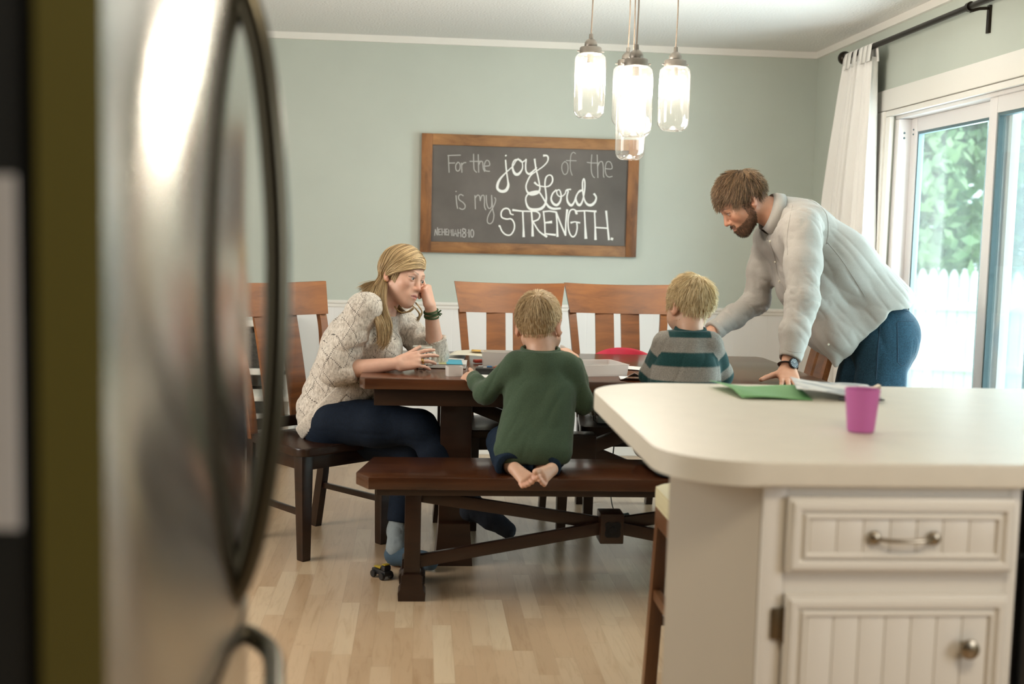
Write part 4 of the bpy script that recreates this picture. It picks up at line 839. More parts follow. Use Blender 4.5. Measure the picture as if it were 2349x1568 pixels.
# ================================================================== people: smooth-union surfaces meshed with surface nets
def nrm(v): v = np.asarray(v, float); return v/(np.linalg.norm(v)+1e-12)
def smin(a, b, k):
    if k <= 0: return np.minimum(a, b)
    h = np.maximum(k-np.abs(a-b), 0)/k; return np.minimum(a, b)-h*h*k*.25
class Frame:
    def __init__(s, O, F, roll=0.0, sc=1.0, pitch_up=None):
        F = nrm(F); R0 = nrm(np.cross(F, [0, 0, 1])); U0 = np.cross(R0, F); c, q = math.cos(roll), math.sin(roll)
        s.O = np.asarray(O, float); s.R = R0*c+U0*q; s.U = U0*c-R0*q; s.F = F; s.s = sc
    def p(s, x, y, z): return s.O+s.s*(x*s.R+y*s.F+z*s.U)
    def M(s): return np.stack([s.R, s.F, s.U], 1)
    def loc(s, P): return ((P-s.O)@s.M())/s.s
class Sdf:
    def __init__(s): s.pr = []
    def cone(s, a, b, ra, rb, k=.02, op=1):
        a = np.asarray(a, float); b = np.asarray(b, float); L_ = np.linalg.norm(b-a)
        def f(P, a=a, b=b, ra=ra, rb=rb):
            ba = b-a; l2 = ba@ba; rr = ra-rb; a2 = l2-rr*rr
            if a2 <= 1e-9: return np.linalg.norm(P-(a if ra > rb else b), axis=-1)-max(ra, rb)
            il2 = 1/l2; pa = P-a; y = pa@ba; z = y-l2
            x2 = ((pa*l2-y[..., None]*ba)**2).sum(-1); y2 = y*y*l2; z2 = z*z*l2
            kk = np.sign(rr)*rr*rr*x2
            d = (np.sqrt(x2*a2*il2)+y*rr)*il2-ra
            m1 = np.sign(z)*a2*z2 > kk; m2 = np.sign(y)*a2*y2 < kk
            return np.where(m1, np.sqrt(x2+z2)*il2-rb, np.where(m2, np.sqrt(x2+y2)*il2-ra, d))
        s.pr.append((f, k, op, (a+b)/2, L_/2+max(ra, rb))); return s
    def chain(s, pts, rs, k=.02, op=1):
        for i in range(len(pts)-1): s.cone(pts[i], pts[i+1], rs[i], rs[i+1], k, op)
        return s
    def ball(s, c, r, k=.02, op=1): return s.ell(c, (r, r, r), None, k, op)
    def ell(s, c, r, M=None, k=.02, op=1):
        c = np.asarray(c, float); r = np.asarray(r, float); M = np.eye(3) if M is None else np.asarray(M, float)
        def f(P, c=c, r=r, M=M):
            q = (P-c)@M; k0 = np.sqrt(((q/r)**2).sum(-1)); k1 = np.sqrt(((q/(r*r))**2).sum(-1))+1e-9
            return k0*(k0-1)/k1
        s.pr.append((f, k, op, c, float(r.max()))); return s
    def cyl(s, a, b, r, k=.004, op=-1):
        """flat-ended cylinder, used to cut cuffs and hems square"""
        a = np.asarray(a, float); b = np.asarray(b, float); ax = nrm(b-a); hl = np.linalg.norm(b-a)/2; c = (a+b)/2
        def f(P, c=c, ax=ax, hl=hl, r=r):
            q = P-c; h = q@ax; rad = np.linalg.norm(q-h[..., None]*ax, axis=-1); dx = rad-r; dy = np.abs(h)-hl
            return np.minimum(np.maximum(dx, dy), 0)+np.sqrt(np.maximum(dx, 0)**2+np.maximum(dy, 0)**2)
        s.pr.append((f, k, op, c, hl+r)); return s
    def half(s, p, n, k=.006):
        """cut away everything on the +n side of a plane"""
        p = np.asarray(p, float); n = nrm(n)
        s.pr.append((lambda P, p=p, n=n: -((P-p)@n), k, -1, None, None)); return s
    def corner(s, p, n1, n2, k=.006):
        """cut away the region on the + side of both planes through p"""
        p = np.asarray(p, float); n1 = nrm(n1); n2 = nrm(n2)
        s.pr.append((lambda P: -np.minimum((P-p)@n1, (P-p)@n2), k, -1, None, None)); return s
    def ev(s, P, cen=None, rad=0.0):
        D = np.full(P.shape[:-1], 1.0)
        for f, k, op, c, r in s.pr:
            if cen is not None and c is not None:
                idx = np.nonzero(np.linalg.norm(cen-c, axis=1) < r*1.25+rad+k*1.5+.03)[0]
                if len(idx) == 0: continue
                v = f(P[idx]); D[idx] = smin(D[idx], v, k) if op > 0 else -smin(-D[idx], v, k)
            else:
                v = f(P); D = smin(D, v, k) if op > 0 else -smin(-D, v, k)
        return D
    def mesh(s, h, disp=None, amp=0.0):
        Bn = 8; bs = Bn*h; lo = np.min([c-r for f, k, op, c, r in s.pr if op > 0], 0)-.03; hi = np.max([c+r for f, k, op, c, r in s.pr if op > 0], 0)+.03
        nb = np.ceil((hi-lo)/bs).astype(int); g = np.stack(np.meshgrid(*[np.arange(n) for n in nb], indexing='ij'), -1).reshape(-1, 3)
        cen = lo+(g+.5)*bs; hd = bs*.5*math.sqrt(3); keep = np.zeros(len(cen), bool)
        for i in range(0, len(cen), 60000): keep[i:i+60000] = np.abs(s.ev(cen[i:i+60000])) < hd*1.7+amp+.006
        g = g[keep]; cen = cen[keep]
        t = np.arange(Bn+1); off = np.stack(np.meshgrid(t, t, t, indexing='ij'), -1).reshape(-1, 3)
        Vs, keys, E = [], [], [[], [], []]; dims = nb*Bn+2
        def key(ijk): return (ijk[..., 0].astype(np.int64)*dims[1]+ijk[..., 1])*dims[2]+ijk[..., 2]
        ci = np.array([[0, 0, 0], [1, 0, 0], [0, 1, 0], [1, 1, 0], [0, 0, 1], [1, 0, 1], [0, 1, 1], [1, 1, 1]])
        edges = [(0, 1), (2, 3), (4, 5), (6, 7), (0, 2), (1, 3), (4, 6), (5, 7), (0, 4), (1, 5), (2, 6), (3, 7)]
        for i0 in range(0, len(g), 900):
            gg = g[i0:i0+900]; cc = cen[i0:i0+900]; I = gg[:, None, :]*Bn+off[None]; P = lo+I*h
            D = s.ev(P, cc, hd)
            if disp is not None: D = D+disp(P)
            D = D.reshape(len(gg), Bn+1, Bn+1, Bn+1)
            S = [D[:, c[0]:Bn+c[0], c[1]:Bn+c[1], c[2]:Bn+c[2]] for c in ci]
            neg = np.stack([q < 0 for q in S]); cnt = neg.sum(0); act = np.nonzero((cnt > 0) & (cnt < 8))
            if len(act[0]) == 0: continue
            val = np.stack([q[act] for q in S], 1); base = gg[act[0]]*Bn+np.stack(act[1:], 1)
            acc = np.zeros((len(val), 3)); n_ = np.zeros(len(val))
            for a, b in edges:
                va, vb = val[:, a], val[:, b]; m = (va < 0) != (vb < 0); tt = np.where(m, va/(va-vb+1e-12), 0)
                acc += np.where(m[:, None], ci[a]+tt[:, None]*(ci[b]-ci[a]), 0); n_ += m
            Vs.append(lo+(base+acc/n_[:, None])*h); keys.append(key(base))
            for ax, b in ((0, 1), (1, 2), (2, 4)):
                m = (val[:, 0] < 0) != (val[:, b] < 0); E[ax].append((base[m], val[m, 0] < 0))
        V = np.concatenate(Vs); K = np.concatenate(keys); o = np.argsort(K); Ks = K[o]
        F = []
        for ax in range(3):
            bse = np.concatenate([e[0] for e in E[ax]]); sg = np.concatenate([e[1] for e in E[ax]])
            d1 = np.eye(3, dtype=int)[(ax+1) % 3]; d2 = np.eye(3, dtype=int)[(ax+2) % 3]
            q = []
            for dd in (np.zeros(3, int), d1, d1+d2, d2):
                kk = key(bse-dd); p = np.searchsorted(Ks, kk); p = np.minimum(p, len(Ks)-1); q.append(np.where(Ks[p] == kk, o[p], -1))
            q = np.stack(q, 1); ok = (q >= 0).all(1); q = q[ok]; sgo = sg[ok]
            q[~sgo] = q[~sgo][:, ::-1]; F.append(q)
        return V, np.concatenate(F)
_LAT = RNG.rand(64, 64, 64).astype(np.float32)
def vnoise(P, sc):
    q = P/sc; i = np.floor(q).astype(int); f = q-i; f = f*f*(3-2*f); i = i % 64; j = (i+1) % 64; r = 0
    for a in (0, 1):
        for b in (0, 1):
            for c in (0, 1):
                w = (f[..., 0] if a else 1-f[..., 0])*(f[..., 1] if b else 1-f[..., 1])*(f[..., 2] if c else 1-f[..., 2])
                r = r+w*_LAT[(j if a else i)[..., 0], (j if b else i)[..., 1], (j if c else i)[..., 2]]
    return r
def wrinkles(sc, amp, stretch=(1, 1, 1), M=None):
    st = np.asarray(stretch, float)
    def f(P):
        Q = (P if M is None else P@M)*st; n1 = vnoise(Q, sc); n2 = vnoise(Q+7.3, sc*.45)
        return amp*((1-np.abs(2*n1-1))**2-.45) + amp*.45*((1-np.abs(2*n2-1))**2-.45)
    return f
def skin_mat(name, rough=.48):
    m, nt, b = newmat(name); a = N(nt, 'ShaderNodeVertexColor'); a.layer_name = 'Col'; n = N(nt, 'ShaderNodeTexNoise', i_Scale=45.0, i_Detail=3.0); L(nt, coords(nt), n.inputs['Vector'])
    mx = N(nt, 'ShaderNodeMix', data_type='RGBA', blend_type='MULTIPLY'); mx.inputs['Factor'].default_value = .5
    L(nt, a.outputs['Color'], mx.inputs['A']); L(nt, ramp(nt, n.outputs['Fac'], [(.3, (.88, .84, .82)), (.7, (1, 1, 1))]), mx.inputs['B'])
    L(nt, mx.outputs['Result'], b.inputs['Base Color']); b.inputs['Roughness'].default_value = rough
    b.inputs['Subsurface Weight'].default_value = .12; b.inputs['Subsurface Radius'].default_value = (.012, .005, .003); b.inputs['Subsurface Scale'].default_value = 1.0
    return m
def vcol_mat(name, rough=.9, bmp=.2, bscale=400, sheen=.15, stretch=(1, 1, 1), dist=.002, mottle=.12, mscale=180):
    m, nt, b = newmat(name); a = N(nt, 'ShaderNodeVertexColor'); a.layer_name = 'Col'; n = N(nt, 'ShaderNodeTexNoise', i_Scale=bscale, i_Detail=2.0); L(nt, coords(nt, stretch), n.inputs['Vector'])
    n2 = N(nt, 'ShaderNodeTexNoise', i_Scale=mscale, i_Detail=3.0); L(nt, coords(nt, stretch), n2.inputs['Vector'])
    mx = N(nt, 'ShaderNodeMix', data_type='RGBA', blend_type='MULTIPLY'); mx.inputs['Factor'].default_value = 1.0
    L(nt, a.outputs['Color'], mx.inputs['A']); L(nt, ramp(nt, n2.outputs['Fac'], [(.35, (1-2*mottle,)*3), (.65, (1, 1, 1))]), mx.inputs['B'])
    L(nt, mx.outputs['Result'], b.inputs['Base Color']); b.inputs['Roughness'].default_value = rough; b.inputs['Sheen Weight'].default_value = sheen; b.inputs['Specular IOR Level'].default_value = .25
    bump(nt, b, n.outputs['Fac'], bmp, dist); return m
def hair_mat(name, rough=.38):
    m, nt, b = newmat(name); a = N(nt, 'ShaderNodeVertexColor'); a.layer_name = 'Col'; L(nt, a.outputs['Color'], b.inputs['Base Color'])
    b.inputs['Roughness'].default_value = rough; b.inputs['Specular IOR Level'].default_value = .45; return m
def head(S, fr, male=False, child=False, ears=1.0):
    p = fr.p; s = fr.s; M = fr.M(); w = 1.0 if male else .94
    def E(c, r, k=.02, op=1, Q=None): S.ell(p(*c), np.array(r)*s, M if Q is None else Q, k*s, op)
    def Cn(a, b, ra, rb, k=.02, op=1): S.cone(p(*a), p(*b), ra*s, rb*s, k*s, op)
    E((0, -.018, .038), (.074, .096, .082), .02); E((0, -.050, .012), (.060, .055, .058), .03)
    E((0, .030, -.033), (.055*w, .056, .078), .035)
    jw = .050 if male else (.044 if not child else .046)
    for q in (-1, 1):
        Cn((q*jw, .002, -.050), (q*.012, .062, -.098), .020, .018, .035); E((q*.040, .054, -.026), (.022,)*3 if male or child else (.018,)*3, .035)
        if child: E((q*.042, .045, -.052), (.026, .028, .026), .03)
    E((0, .070, -.100), (.018, .017, .016), .025)
    Cn((-.030, .076, .021), (.030, .076, .021), .011 if male else .009, .011 if male else .009, .025)
    for q in (-1, 1): E((q*.031, .100, .000), (.016, .015, .0105), .016, -1)
    n = .82 if child else (1.08 if male else .95)
    Cn((0, .080, .010), (0, .083+.021*n, -.033), .0075, .0100*n, .012)
    for q in (-1, 1): E((q*.0105*n, .086+.006*n, -.0375), (.0075, .010, .007), .008)
    E((0, .079, -.066), (.028, .018, .022), .02)
    Cn((-.019, .088, -.0665), (0, .0955, -.0635), .0042, .0048, .006); Cn((.019, .088, -.0665), (0, .0955, -.0635), .0042, .0048, .006)
    Cn((-.016, .0875, -.0735), (0, .0940, -.0750), .0046, .0058, .006); Cn((.016, .0875, -.0735), (0, .0940, -.0750), .0046, .0058, .006)
    Cn((-.020, .0985, -.0695), (.020, .0985, -.0695), .0030, .0030, .004, -1)
    for q in (-1, 1):
        E((q*.031, .0740, .0005), (.0150, .0146, .0142), .005); E((q*.031, .0915, -.001), (.0128, .012, .0043 if not male else .0032), .003, -1)
    for q in (-1, 1):
        a = q*.45*ears; Rz = np.array([[math.cos(a), math.sin(a), 0], [-math.sin(a), math.cos(a), 0], [0, 0, 1.]]); Q = M@Rz
        E((q*.080, -.020, -.008), (.0075, .021, .032), .008, 1, Q); E((q*.086, -.012, -.006), (.0065, .011, .019), .006, -1, Q); E((q*.077, -.010, -.036), (.006, .010, .010), .008)
def face_cols(V, fr, base, lips, brow, male=False, blush=.12):
    q = fr.loc(V); c = np.tile(np.array(base, float), (len(V), 1)); x, y, z = q[:, 0], q[:, 1], q[:, 2]; nearh = (np.abs(x) < .12) & (np.abs(y) < .14) & (np.abs(z) < .15)
    def mixin(m, col): c[:] = c*(1-m[:, None])+np.array(col)*m[:, None]
    bl = np.exp(-(((np.abs(x)-.042)/.018)**2+((z+.03)/.02)**2))*(y > .03)*nearh; mixin(np.clip(bl*blush*2, 0, .4), (base[0]*1.0, base[1]*.68, base[2]*.62))
    nz = np.exp(-((x/.014)**2+((z+.034)/.013)**2))*(y > .085)*nearh; mixin(np.clip(nz*blush*3, 0, .5), (base[0]*1.0, base[1]*.66, base[2]*.60))
    er = np.exp(-((np.abs(x)-.080)/.010)**2)*(np.abs(y+.02) < .04)*(np.abs(z+.01) < .05); mixin(np.clip(er*.5, 0, .5), (base[0]*1.0, base[1]*.62, base[2]*.52))
    lp = (np.abs(x) < .021)*(y > .080)*(np.abs(z+.069) < (.0105-.008*np.abs(x)/.021))*nearh; mixin(lp*.75, lips)
    ml = (np.abs(x) < .020)*(y > .080)*(np.abs(z+.0695) < .0018)*nearh; mixin(ml*.7, np.array(lips)*.4)  # shade of the crease between the lips, put into the colour
    bx = np.abs(x); bz = .0235+.006*np.clip((bx-.012)/.024, 0, 1)-.010*np.clip((bx-.036)/.014, 0, 1); br = (bx > .012)*(bx < .050)*np.clip(1.25-np.abs(z-bz)/.0034, 0, 1)*np.clip((.052-bx)/.012, 0, 1)*(y > .045)*nearh; mixin(np.clip(br*.8, 0, .8), brow)
    es = np.exp(-(((bx-.031)/.017)**2+((z-.0075)/.0035)**2))*(y > .06)*nearh; mixin(np.clip(es*.6, 0, .6), np.array(base)*.35)
    ls = (bx > .016)*(bx < .047)*(np.abs(z-.0062+55*(bx-.031)**2*.25) < .0022)*(y > .066)*nearh; mixin(ls*.75, np.array((.05, .03, .02)))
    return c, q
def hand(S, wrist, d, n, left, sc=1.0, curl=((10, 15, 10),)*4, spread=(6, 2, -2, -7), thumb=(.75, .65, -.25), tb=(8, 12), fat=1.0):
    d = nrm(d); n = np.asarray(n, float); n = nrm(n-d*(n@d)); t = np.cross(d, n)*(1 if left else -1); w = np.asarray(wrist, float); f = fat*sc
    bl = [(.084, .029), (.089, .009), (.086, -.011), (.077, -.029)]; Ls = [(.040, .025, .020), (.045, .029, .021), (.041, .027, .020), (.032, .020, .018)]; rr = [.0088, .0090, .0085, .0076]
    tips = []
    for i in range(4):
        b = w+sc*(d*bl[i][0]+t*bl[i][1]+n*(.002 if i in (1, 2) else 0)); S.cone(w+sc*(d*.006+t*bl[i][1]*.62-n*.002), b, .0145*f, .0110*f, .014*sc)
        a = math.radians(spread[i]); fd = d*math.cos(a)+t*math.sin(a); pos = b; ang = 0; fn = n
        for j in range(3):
            ang += math.radians(curl[i][j]); dd = fd*math.cos(ang)-fn*math.sin(ang); q = pos+dd*Ls[i][j]*sc; r0 = rr[i]*f*(1.06-.10*j); r1 = rr[i]*f*(.98-.10*j)
            S.cone(pos, q, r0, r1, .004*sc); pos = q
        tips.append(pos)
    S.cone(w+sc*(d*.010+t*.016-n*.008), w+sc*(d*.050+t*.020-n*.010), .016*f, .015*f, .02*sc); S.cone(w+sc*(d*.015-t*.018-n*.007), w+sc*(d*.055-t*.022-n*.008), .014*f, .012*f, .02*sc)
    b = w+sc*(d*.022+t*.024-n*.006); td = nrm(t*thumb[0]+d*thumb[1]+n*thumb[2]); q = b+td*.042*sc; S.cone(b, q, .0145*f, .0108*f, .012*sc)
    for ln, an, r in ((.032, tb[0], .0100), (.026, tb[1], .0086)):
        td = nrm(td+d*math.tan(math.radians(an))); q2 = q+td*ln*sc; S.cone(q, q2, r*f*1.04, r*f*.92, .004*sc); q = q2
    return tips, q
def strands(paths, cols, r0, taper=.35, sides=3):
    """many thin tapered tubes as one vertex / face / colour set"""
    V, F, C, nb = [], [], [], 0
    for P, c in zip(paths, cols):
        P = np.asarray(P); m = len(P); t = np.gradient(P, axis=0); t /= np.linalg.norm(t, axis=1)[:, None]+1e-9
        ref = np.eye(3)[np.argmin(np.abs(t).max(0))]; u = np.cross(t, ref[None]); u /= np.linalg.norm(u, axis=1)[:, None]+1e-9; v = np.cross(t, u)
        s_ = np.linspace(0, 1, m); rad = r0*(1-(1-taper)*s_**2)*np.minimum(1, .55+s_*4)
        an = np.arange(sides)*2*PI/sides; ring = P[:, None]+rad[:, None, None]*(u[:, None]*np.cos(an)[None, :, None]+v[:, None]*np.sin(an)[None, :, None])
        V.append(ring.reshape(-1, 3)); C.append(np.tile(c, (m*sides, 1)))
        i = np.arange(m-1)[:, None]*sides+np.arange(sides)[None]; j = np.arange(m-1)[:, None]*sides+(np.arange(sides)[None]+1) % sides
        F.append((nb+np.stack([i, j, j+sides, i+sides], -1)).reshape(-1, 4)); nb += m*sides
    return np.concatenate(V), np.concatenate(F), np.concatenate(C)
def merge(*sets):
    V, F, C, n = [], [], [], 0
    for v, f, c in sets: V.append(v); F.append(f+n); C.append(c); n += len(v)
    return np.concatenate(V), np.concatenate(F), np.concatenate(C)
def hair_cols(n, dark, light, rs, p=1.0): t = rs.rand(n, 1)**p; return np.array(dark)*(1-t)+np.array(light)*t
SC_C, SC_R = np.array([0, -.018, .038]), np.array([.0755, .0975, .0835])     # scalp ellipsoid in head space
def skull(off=0.0, M=None, O=None, sc=1.0):
    S = Sdf(); f = (lambda c: c) if O is None else (lambda c: O+sc*(M@np.asarray(c, float)))
    for c, r, k in (((0, -.018, .038), (.074, .096, .082), .02), ((0, -.050, .012), (.060, .055, .058), .03), ((0, .030, -.033), (.053, .056, .078), .035)): S.ell(f(np.array(c)), (np.array(r)+off)*sc, M, k*sc)
    return S
_SK = skull()
def push(q, off):
    """move points of head space out of the skull to at least 'off' above it"""
    sh_ = q.shape; q = q.reshape(-1, 3).copy(); off = np.broadcast_to(off, sh_[:-1]).reshape(-1)
    for _ in range(3):
        d = _SK.ev(q); m = d < off
        if not m.any(): break
        g = np.stack([_SK.ev(q[m]+e)-d[m] for e in np.eye(3)*1e-4], 1); g /= np.linalg.norm(g, axis=1)[:, None]+1e-12; q[m] += g*(off[m]-d[m])[:, None]
    return q.reshape(sh_)
def onsk(p, off):
    """slide a head-space point along its radius to 'off' above the skull"""
    d = nrm(np.asarray(p, float)-SC_C); a, b = .02, .2
    for _ in range(22):
        m = (a+b)/2
        if _SK.ev((SC_C+d*m)[None])[0] < off: a = m
        else: b = m
    return SC_C+d*a
def short_hair(fr, region, whorl, bias, length, n, dark, light, seed, r0=.0011, lift=.02, steps=8, puff=.005, jitter=.25):
    rs = np.random.RandomState(seed); d = rs.normal(size=(n*4, 3)); d /= np.linalg.norm(d, axis=1)[:, None]; q = push(SC_C+d*SC_R*.8, np.full(len(d), .001))
    ok = region(q); pos = q[ok][:n]; m = len(pos); wv = push((SC_C+nrm(whorl)*SC_R)[None], np.array([0.]))[0]
    L_ = length(pos)*(.75+.5*rs.rand(m)); jit = rs.normal(size=(m, 3))*jitter; lf_ = .4+rs.rand(m)*.9; pts = []
    for i in range(steps+1):
        u = i/steps; pts.append(pos.copy())
        g = nrm_rows(np.stack([_SK.ev(pos+e)-_SK.ev(pos) for e in np.eye(3)*1e-4], 1)); t = nrm_rows(pos-wv)+jit*.35*(1-u)+np.asarray(bias); t -= g*(t*g).sum(1)[:, None]; t = nrm_rows(t)
        pos = push(pos+t*(L_/steps)[:, None], .001+puff*min(1, (i+1)/3)+lift*((i+1)/steps)**2*lf_)
    W_ = fr.O+fr.s*(np.stack(pts, 1)@fr.M().T)
    return strands(list(W_), hair_cols(m, dark, light, rs), r0*fr.s)
def nrm_rows(a): return a/(np.linalg.norm(a, axis=1)[:, None]+1e-9)
def hair_cap(fr, cuts, h=.0035, col=(.2, .15, .1), off=.003):
    S = skull(off, fr.M(), fr.O, fr.s)
    for pt, nn in cuts: S.half(fr.p(*pt), fr.M()@np.asarray(nn, float), .006)
    V, F = S.mesh(h); return V, F, np.tile(np.array(col), (len(V), 1))
def eyes(fr, look, iris, parent, mats):
    for q in (-1, 1):
        c = fr.p(q*.031, .0736, .0005); bm = B(); bmesh.ops.create_uvsphere(bm, u_segments=24, v_segments=16, radius=.0132*fr.s, matrix=Matrix.Translation(c)); o = obj('eye', bm, mats, parent)
        ld = Vector(fr.M()@nrm(look)); cv = Vector(c)
        for pl in o.data.polygons:
            a = (Vector(pl.center)-cv).normalized().angle(ld); pl.material_index = 2 if a < .20 else (1 if a < .46 else 0)
M_eye = [plain('eye_white', (.50, .46, .43), .3), plain('iris_blue_green', (.035, .055, .055), .25), plain('pupil', (.005, .005, .005), .2)]
M_skin = skin_mat('skin'); M_hair = hair_mat('hair')
def J(x, y, Y): v = ony(x, y, Y); return np.array([v.x, v.y, v.z])
def lerp(a, b, t): return np.asarray(a)*(1-t)+np.asarray(b)*t
# ================================================================== the two boys on the bench
def boy(label, nr, anp, hc, hF, hroll, hs, nb, sh, el, wr, tor, hips, hem, shirtcol, hairc, seed, hands, feet=None, bare=True, jean=(.006, .018, .040)):
    fr = Frame(hc, hF, hroll, hs); root = thing('person', label, 'person', (hips[0], hips[1], BZ))
    SK = (.60, .36, .25)
    S = Sdf(); head(S, fr, child=True, ears=1.25); S.cone(fr.p(0, -.030, -.05), nb+[0, 0, .012], .038*hs, .041, .03).cone(nb+[0, 0, .012], nb-[0, 0, .045], .041, nr-.004, .02)
    S.ell(tor, (.085, .062, .10), None, .03); S.cone(nb+[0, 0, -.085], hips, .060, .075, .04); S.cone(sh[0], sh[1], .030, .030, .03)
    for i in (0, 1):
        S.chain([sh[i], el[i], wr[i]], [.032, .026, .0195], .015); d, n_, left, curl, kw = hands[i]; hand(S, wr[i], d, n_, left, .62, curl, fat=1.28, **kw)
        # thigh forward on the bench, shin folded back under
        sx = (-1, 1)[i]*.055; kn = np.array([hips[0]+sx*1.5, hips[1]+.19, BZ+.062]); an = anp[i]+[(.012, -.012)[i], 0, -.004]
        S.chain([hips+[sx*.8, 0, .0], kn, an], [.062, .048, .030], .03)
    toes = []
    if feet:
        for (heel, ball, side, nsole) in feet:
            S.cone(heel, ball, .0215, .0165, .02); S.cone(heel+side*.006, ball+side*.019, .014, .013, .015); S.cone(heel-side*.004, ball-side*.018, .014, .011, .015)
            fd = nrm(ball-heel)
            for j, (o_, r_, l_) in enumerate(((.0265, .0122, .021), (.0075, .0088, .024), (-.0065, .0083, .0225), (-.0185, .0078, .019), (-.0285, .0074, .013))):
                S.cone(ball+side*o_*.95+fd*(l_-.012), ball+side*o_+fd*(l_+.003)+nsole*.003, r_*.85, r_, .003); toes.append(ball+side*o_+fd*l_)
    V, F = S.mesh(.0028); c, q = face_cols(V, fr, SK, (.5, .2, .18), (.45, .32, .2))
    for tp in toes: m = np.exp(-(((V-tp)**2).sum(1))/(.012**2)); c = c*(1-.35*m[:, None])+np.array([.62, .24, .17])*.35*m[:, None]
    npmesh('body', V, F, M_skin, root, col=c)
    # shirt
    T = Sdf(); hw = np.array([.0, 0, 0]); up = np.array([0, 0, 1.])
    T.ell(tor, (.112, .082, .125), None, .03); T.cone(lerp(sh[0], sh[1], .12)-up*.012, lerp(sh[0], sh[1], .88)-up*.012, .040, .040, .04); T.cone(nb-up*.045, nb-up*.002, nr+.016, nr+.003, .03)
    lw = hem+up*.04
    for i in (0, 1): T.cone(nb-up*.028, lerp(sh[i], nb, .12)+up*.004, nr*.72, .044, .03)
    for dx, r in ((-.075, .068), (0, .085), (.075, .068)): T.cone(tor+[dx*.75, 0, -.02], lw+[dx, 0, 0], .075, r, .05)
    for i in (0, 1): T.chain([sh[i]-up*.006, el[i], lerp(el[i], wr[i], .55), lerp(el[i], wr[i], .96)], [.046, .041, .034, .029], .022)
    T.half(hem, (hem_n[0], hem_n[1], -1) if (hem_n := (0, .15)) else None, .01)
    for i in (0, 1):
        a = lerp(el[i], wr[i], .92); ax = nrm(wr[i]-el[i]); T.cyl(a, a+ax*.06, .06, .004)
    T.cyl(nb+up*.0, nb+up*.14, .12, .0015)
    _c, _s = math.cos(.45), math.sin(.45); wk_ = wrinkles(.085, .0075, (1, 1, .28), np.array([[_c, 0, _s], [0, 1, 0], [-_s, 0, _c]])); V, F = T.mesh(.0038, lambda P: wk_(P)*np.clip((np.linalg.norm(P-nb, axis=-1)-.06)/.06, 0, 1), .008)
    # collar ring
    bm = B(); R_ = nrm(fr.O-nb); tube(bm, [tuple(nb+np.array([(nr-.002)*math.cos(a), (nr-.002)*.86*math.sin(a)+.002, .002+.008*math.sin(a)])) for a in np.linspace(0, 2*PI, 33)], (.0075), 8, cap=False, flat=1.25)
    o = npmesh('shirt', V, F, shirtcol[1], root, col=shirtcol[0](V, sh, el, wr)); obj('collar', bm, shirtcol[2], o)
    # trousers
    P_ = Sdf()
    P_.cone(hips+[-.05, 0, 0], hips+[.05, 0, 0], .088, .088, .03)
    for i in (0, 1):
        sx = (-1, 1)[i]*.055; kn = np.array([hips[0]+sx*1.5, hips[1]+.19, BZ+.064]); an = anp[i]
        P_.chain([hips+[sx*.8, 0, 0], kn], [.082, .060], .03); P_.cone(kn, an+[0, -.02, 0], .060, .052, .03)
        if not bare: P_.cone(an, an+[0, -.04, -.01], .045, .035, .03)
    P_.ball((hips[0]+.005, 4.215, BZ+.045), .068, .04)
    P_.half((0, 0, BZ+.004), (0, 0, -1), .006)
    if bare:
        for i in (0, 1):
            an = anp[i]+[(.012, -.012)[i], -.040, -.006]; P_.cyl(an, an+[0, -.12, 0], .085, .003); P_.cone(an+[0, .03, 0], an+[0, -.1, 0], .036, .042, .004, -1)
    V, F = P_.mesh(.004, wrinkles(.05, .004, (.6, 1, 1)), .008); npmesh('jeans', V, F, M_jean, root, col=np.tile(np.array(jean), (len(V), 1)))
    # hair
    reg = lambda p: (p[:, 2] > -.045+.10*np.clip(p[:, 1]+.02, 0, 1)*1.5) & ((p[:, 1] < .055) | (p[:, 2] > .07)) & ~((np.abs(p[:, 0]) > .052) & (p[:, 2] < .018) & (p[:, 1] > -.050))
    cap = hair_cap(fr, [((0, -.06, -.048), (0, .25, -1)), ((0, .045, .0), (0, 1, -.75))], col=hairc[0])
    lf = lambda p: np.where(p[:, 2] > .03, hairc[2], hairc[3])
    a = short_hair(fr, reg, hairc[4], hairc[5], lf, 3800, hairc[0], hairc[1], seed, .0010, lift=hairc[6], puff=.0055, jitter=hairc[7])
    V, F, C_ = merge(cap, a); npmesh('hair', V, F, M_hair, root, col=C_)
    return root, fr
M_jean = vcol_mat('denim', .85, .25, 500, .0, mottle=.22, mscale=220)
M_green = vcol_mat('green_jersey', .9, .15, 500, .12, mottle=.12, mscale=300)
M_strip = vcol_mat('striped_knit', .95, .3, 380, .12, mottle=.16, mscale=260)
M_gcol = plain('green_collar', (.055, .088, .052), .9); M_tcol = plain('teal_collar', (.010, .050, .050), .95)
hem_n = (0, .15)
Y1 = 4.27
greencol = (lambda V, sh, el, wr: np.tile(np.array((.056, .090, .053)), (len(V), 1)), M_green, M_gcol)
hc = J(1237, 745, 4.335); nb = J(1240, 803, 4.30); tor = J(1240, 895, 4.285); hips = J(1215, 1030, 4.27); hem = J(1222, 1056, 4.2)
sh = [J(1176, 838, 4.29), J(1308, 840, 4.29)]; el = [J(1112, 902, 4.33), J(1338, 925, 4.31)]; wr = [J(1084, 862, 4.47), J(1318, 822, 4.46)]
up = np.array([0, 0, 1.]); ft = []
for hx, bx, sd in (((1180, 1074), (1206, 1098), (.9, 0, .35)), ((1266, 1076), (1245, 1091), (-.55, 0, .80))):
    h_ = J(*hx, 4.120); b_ = J(*bx, 4.072); sv = nrm(sd); ft.append((h_, b_, nrm(sv-nrm(b_-h_)*(sv@nrm(b_-h_))), np.array([0, -1., 0])))
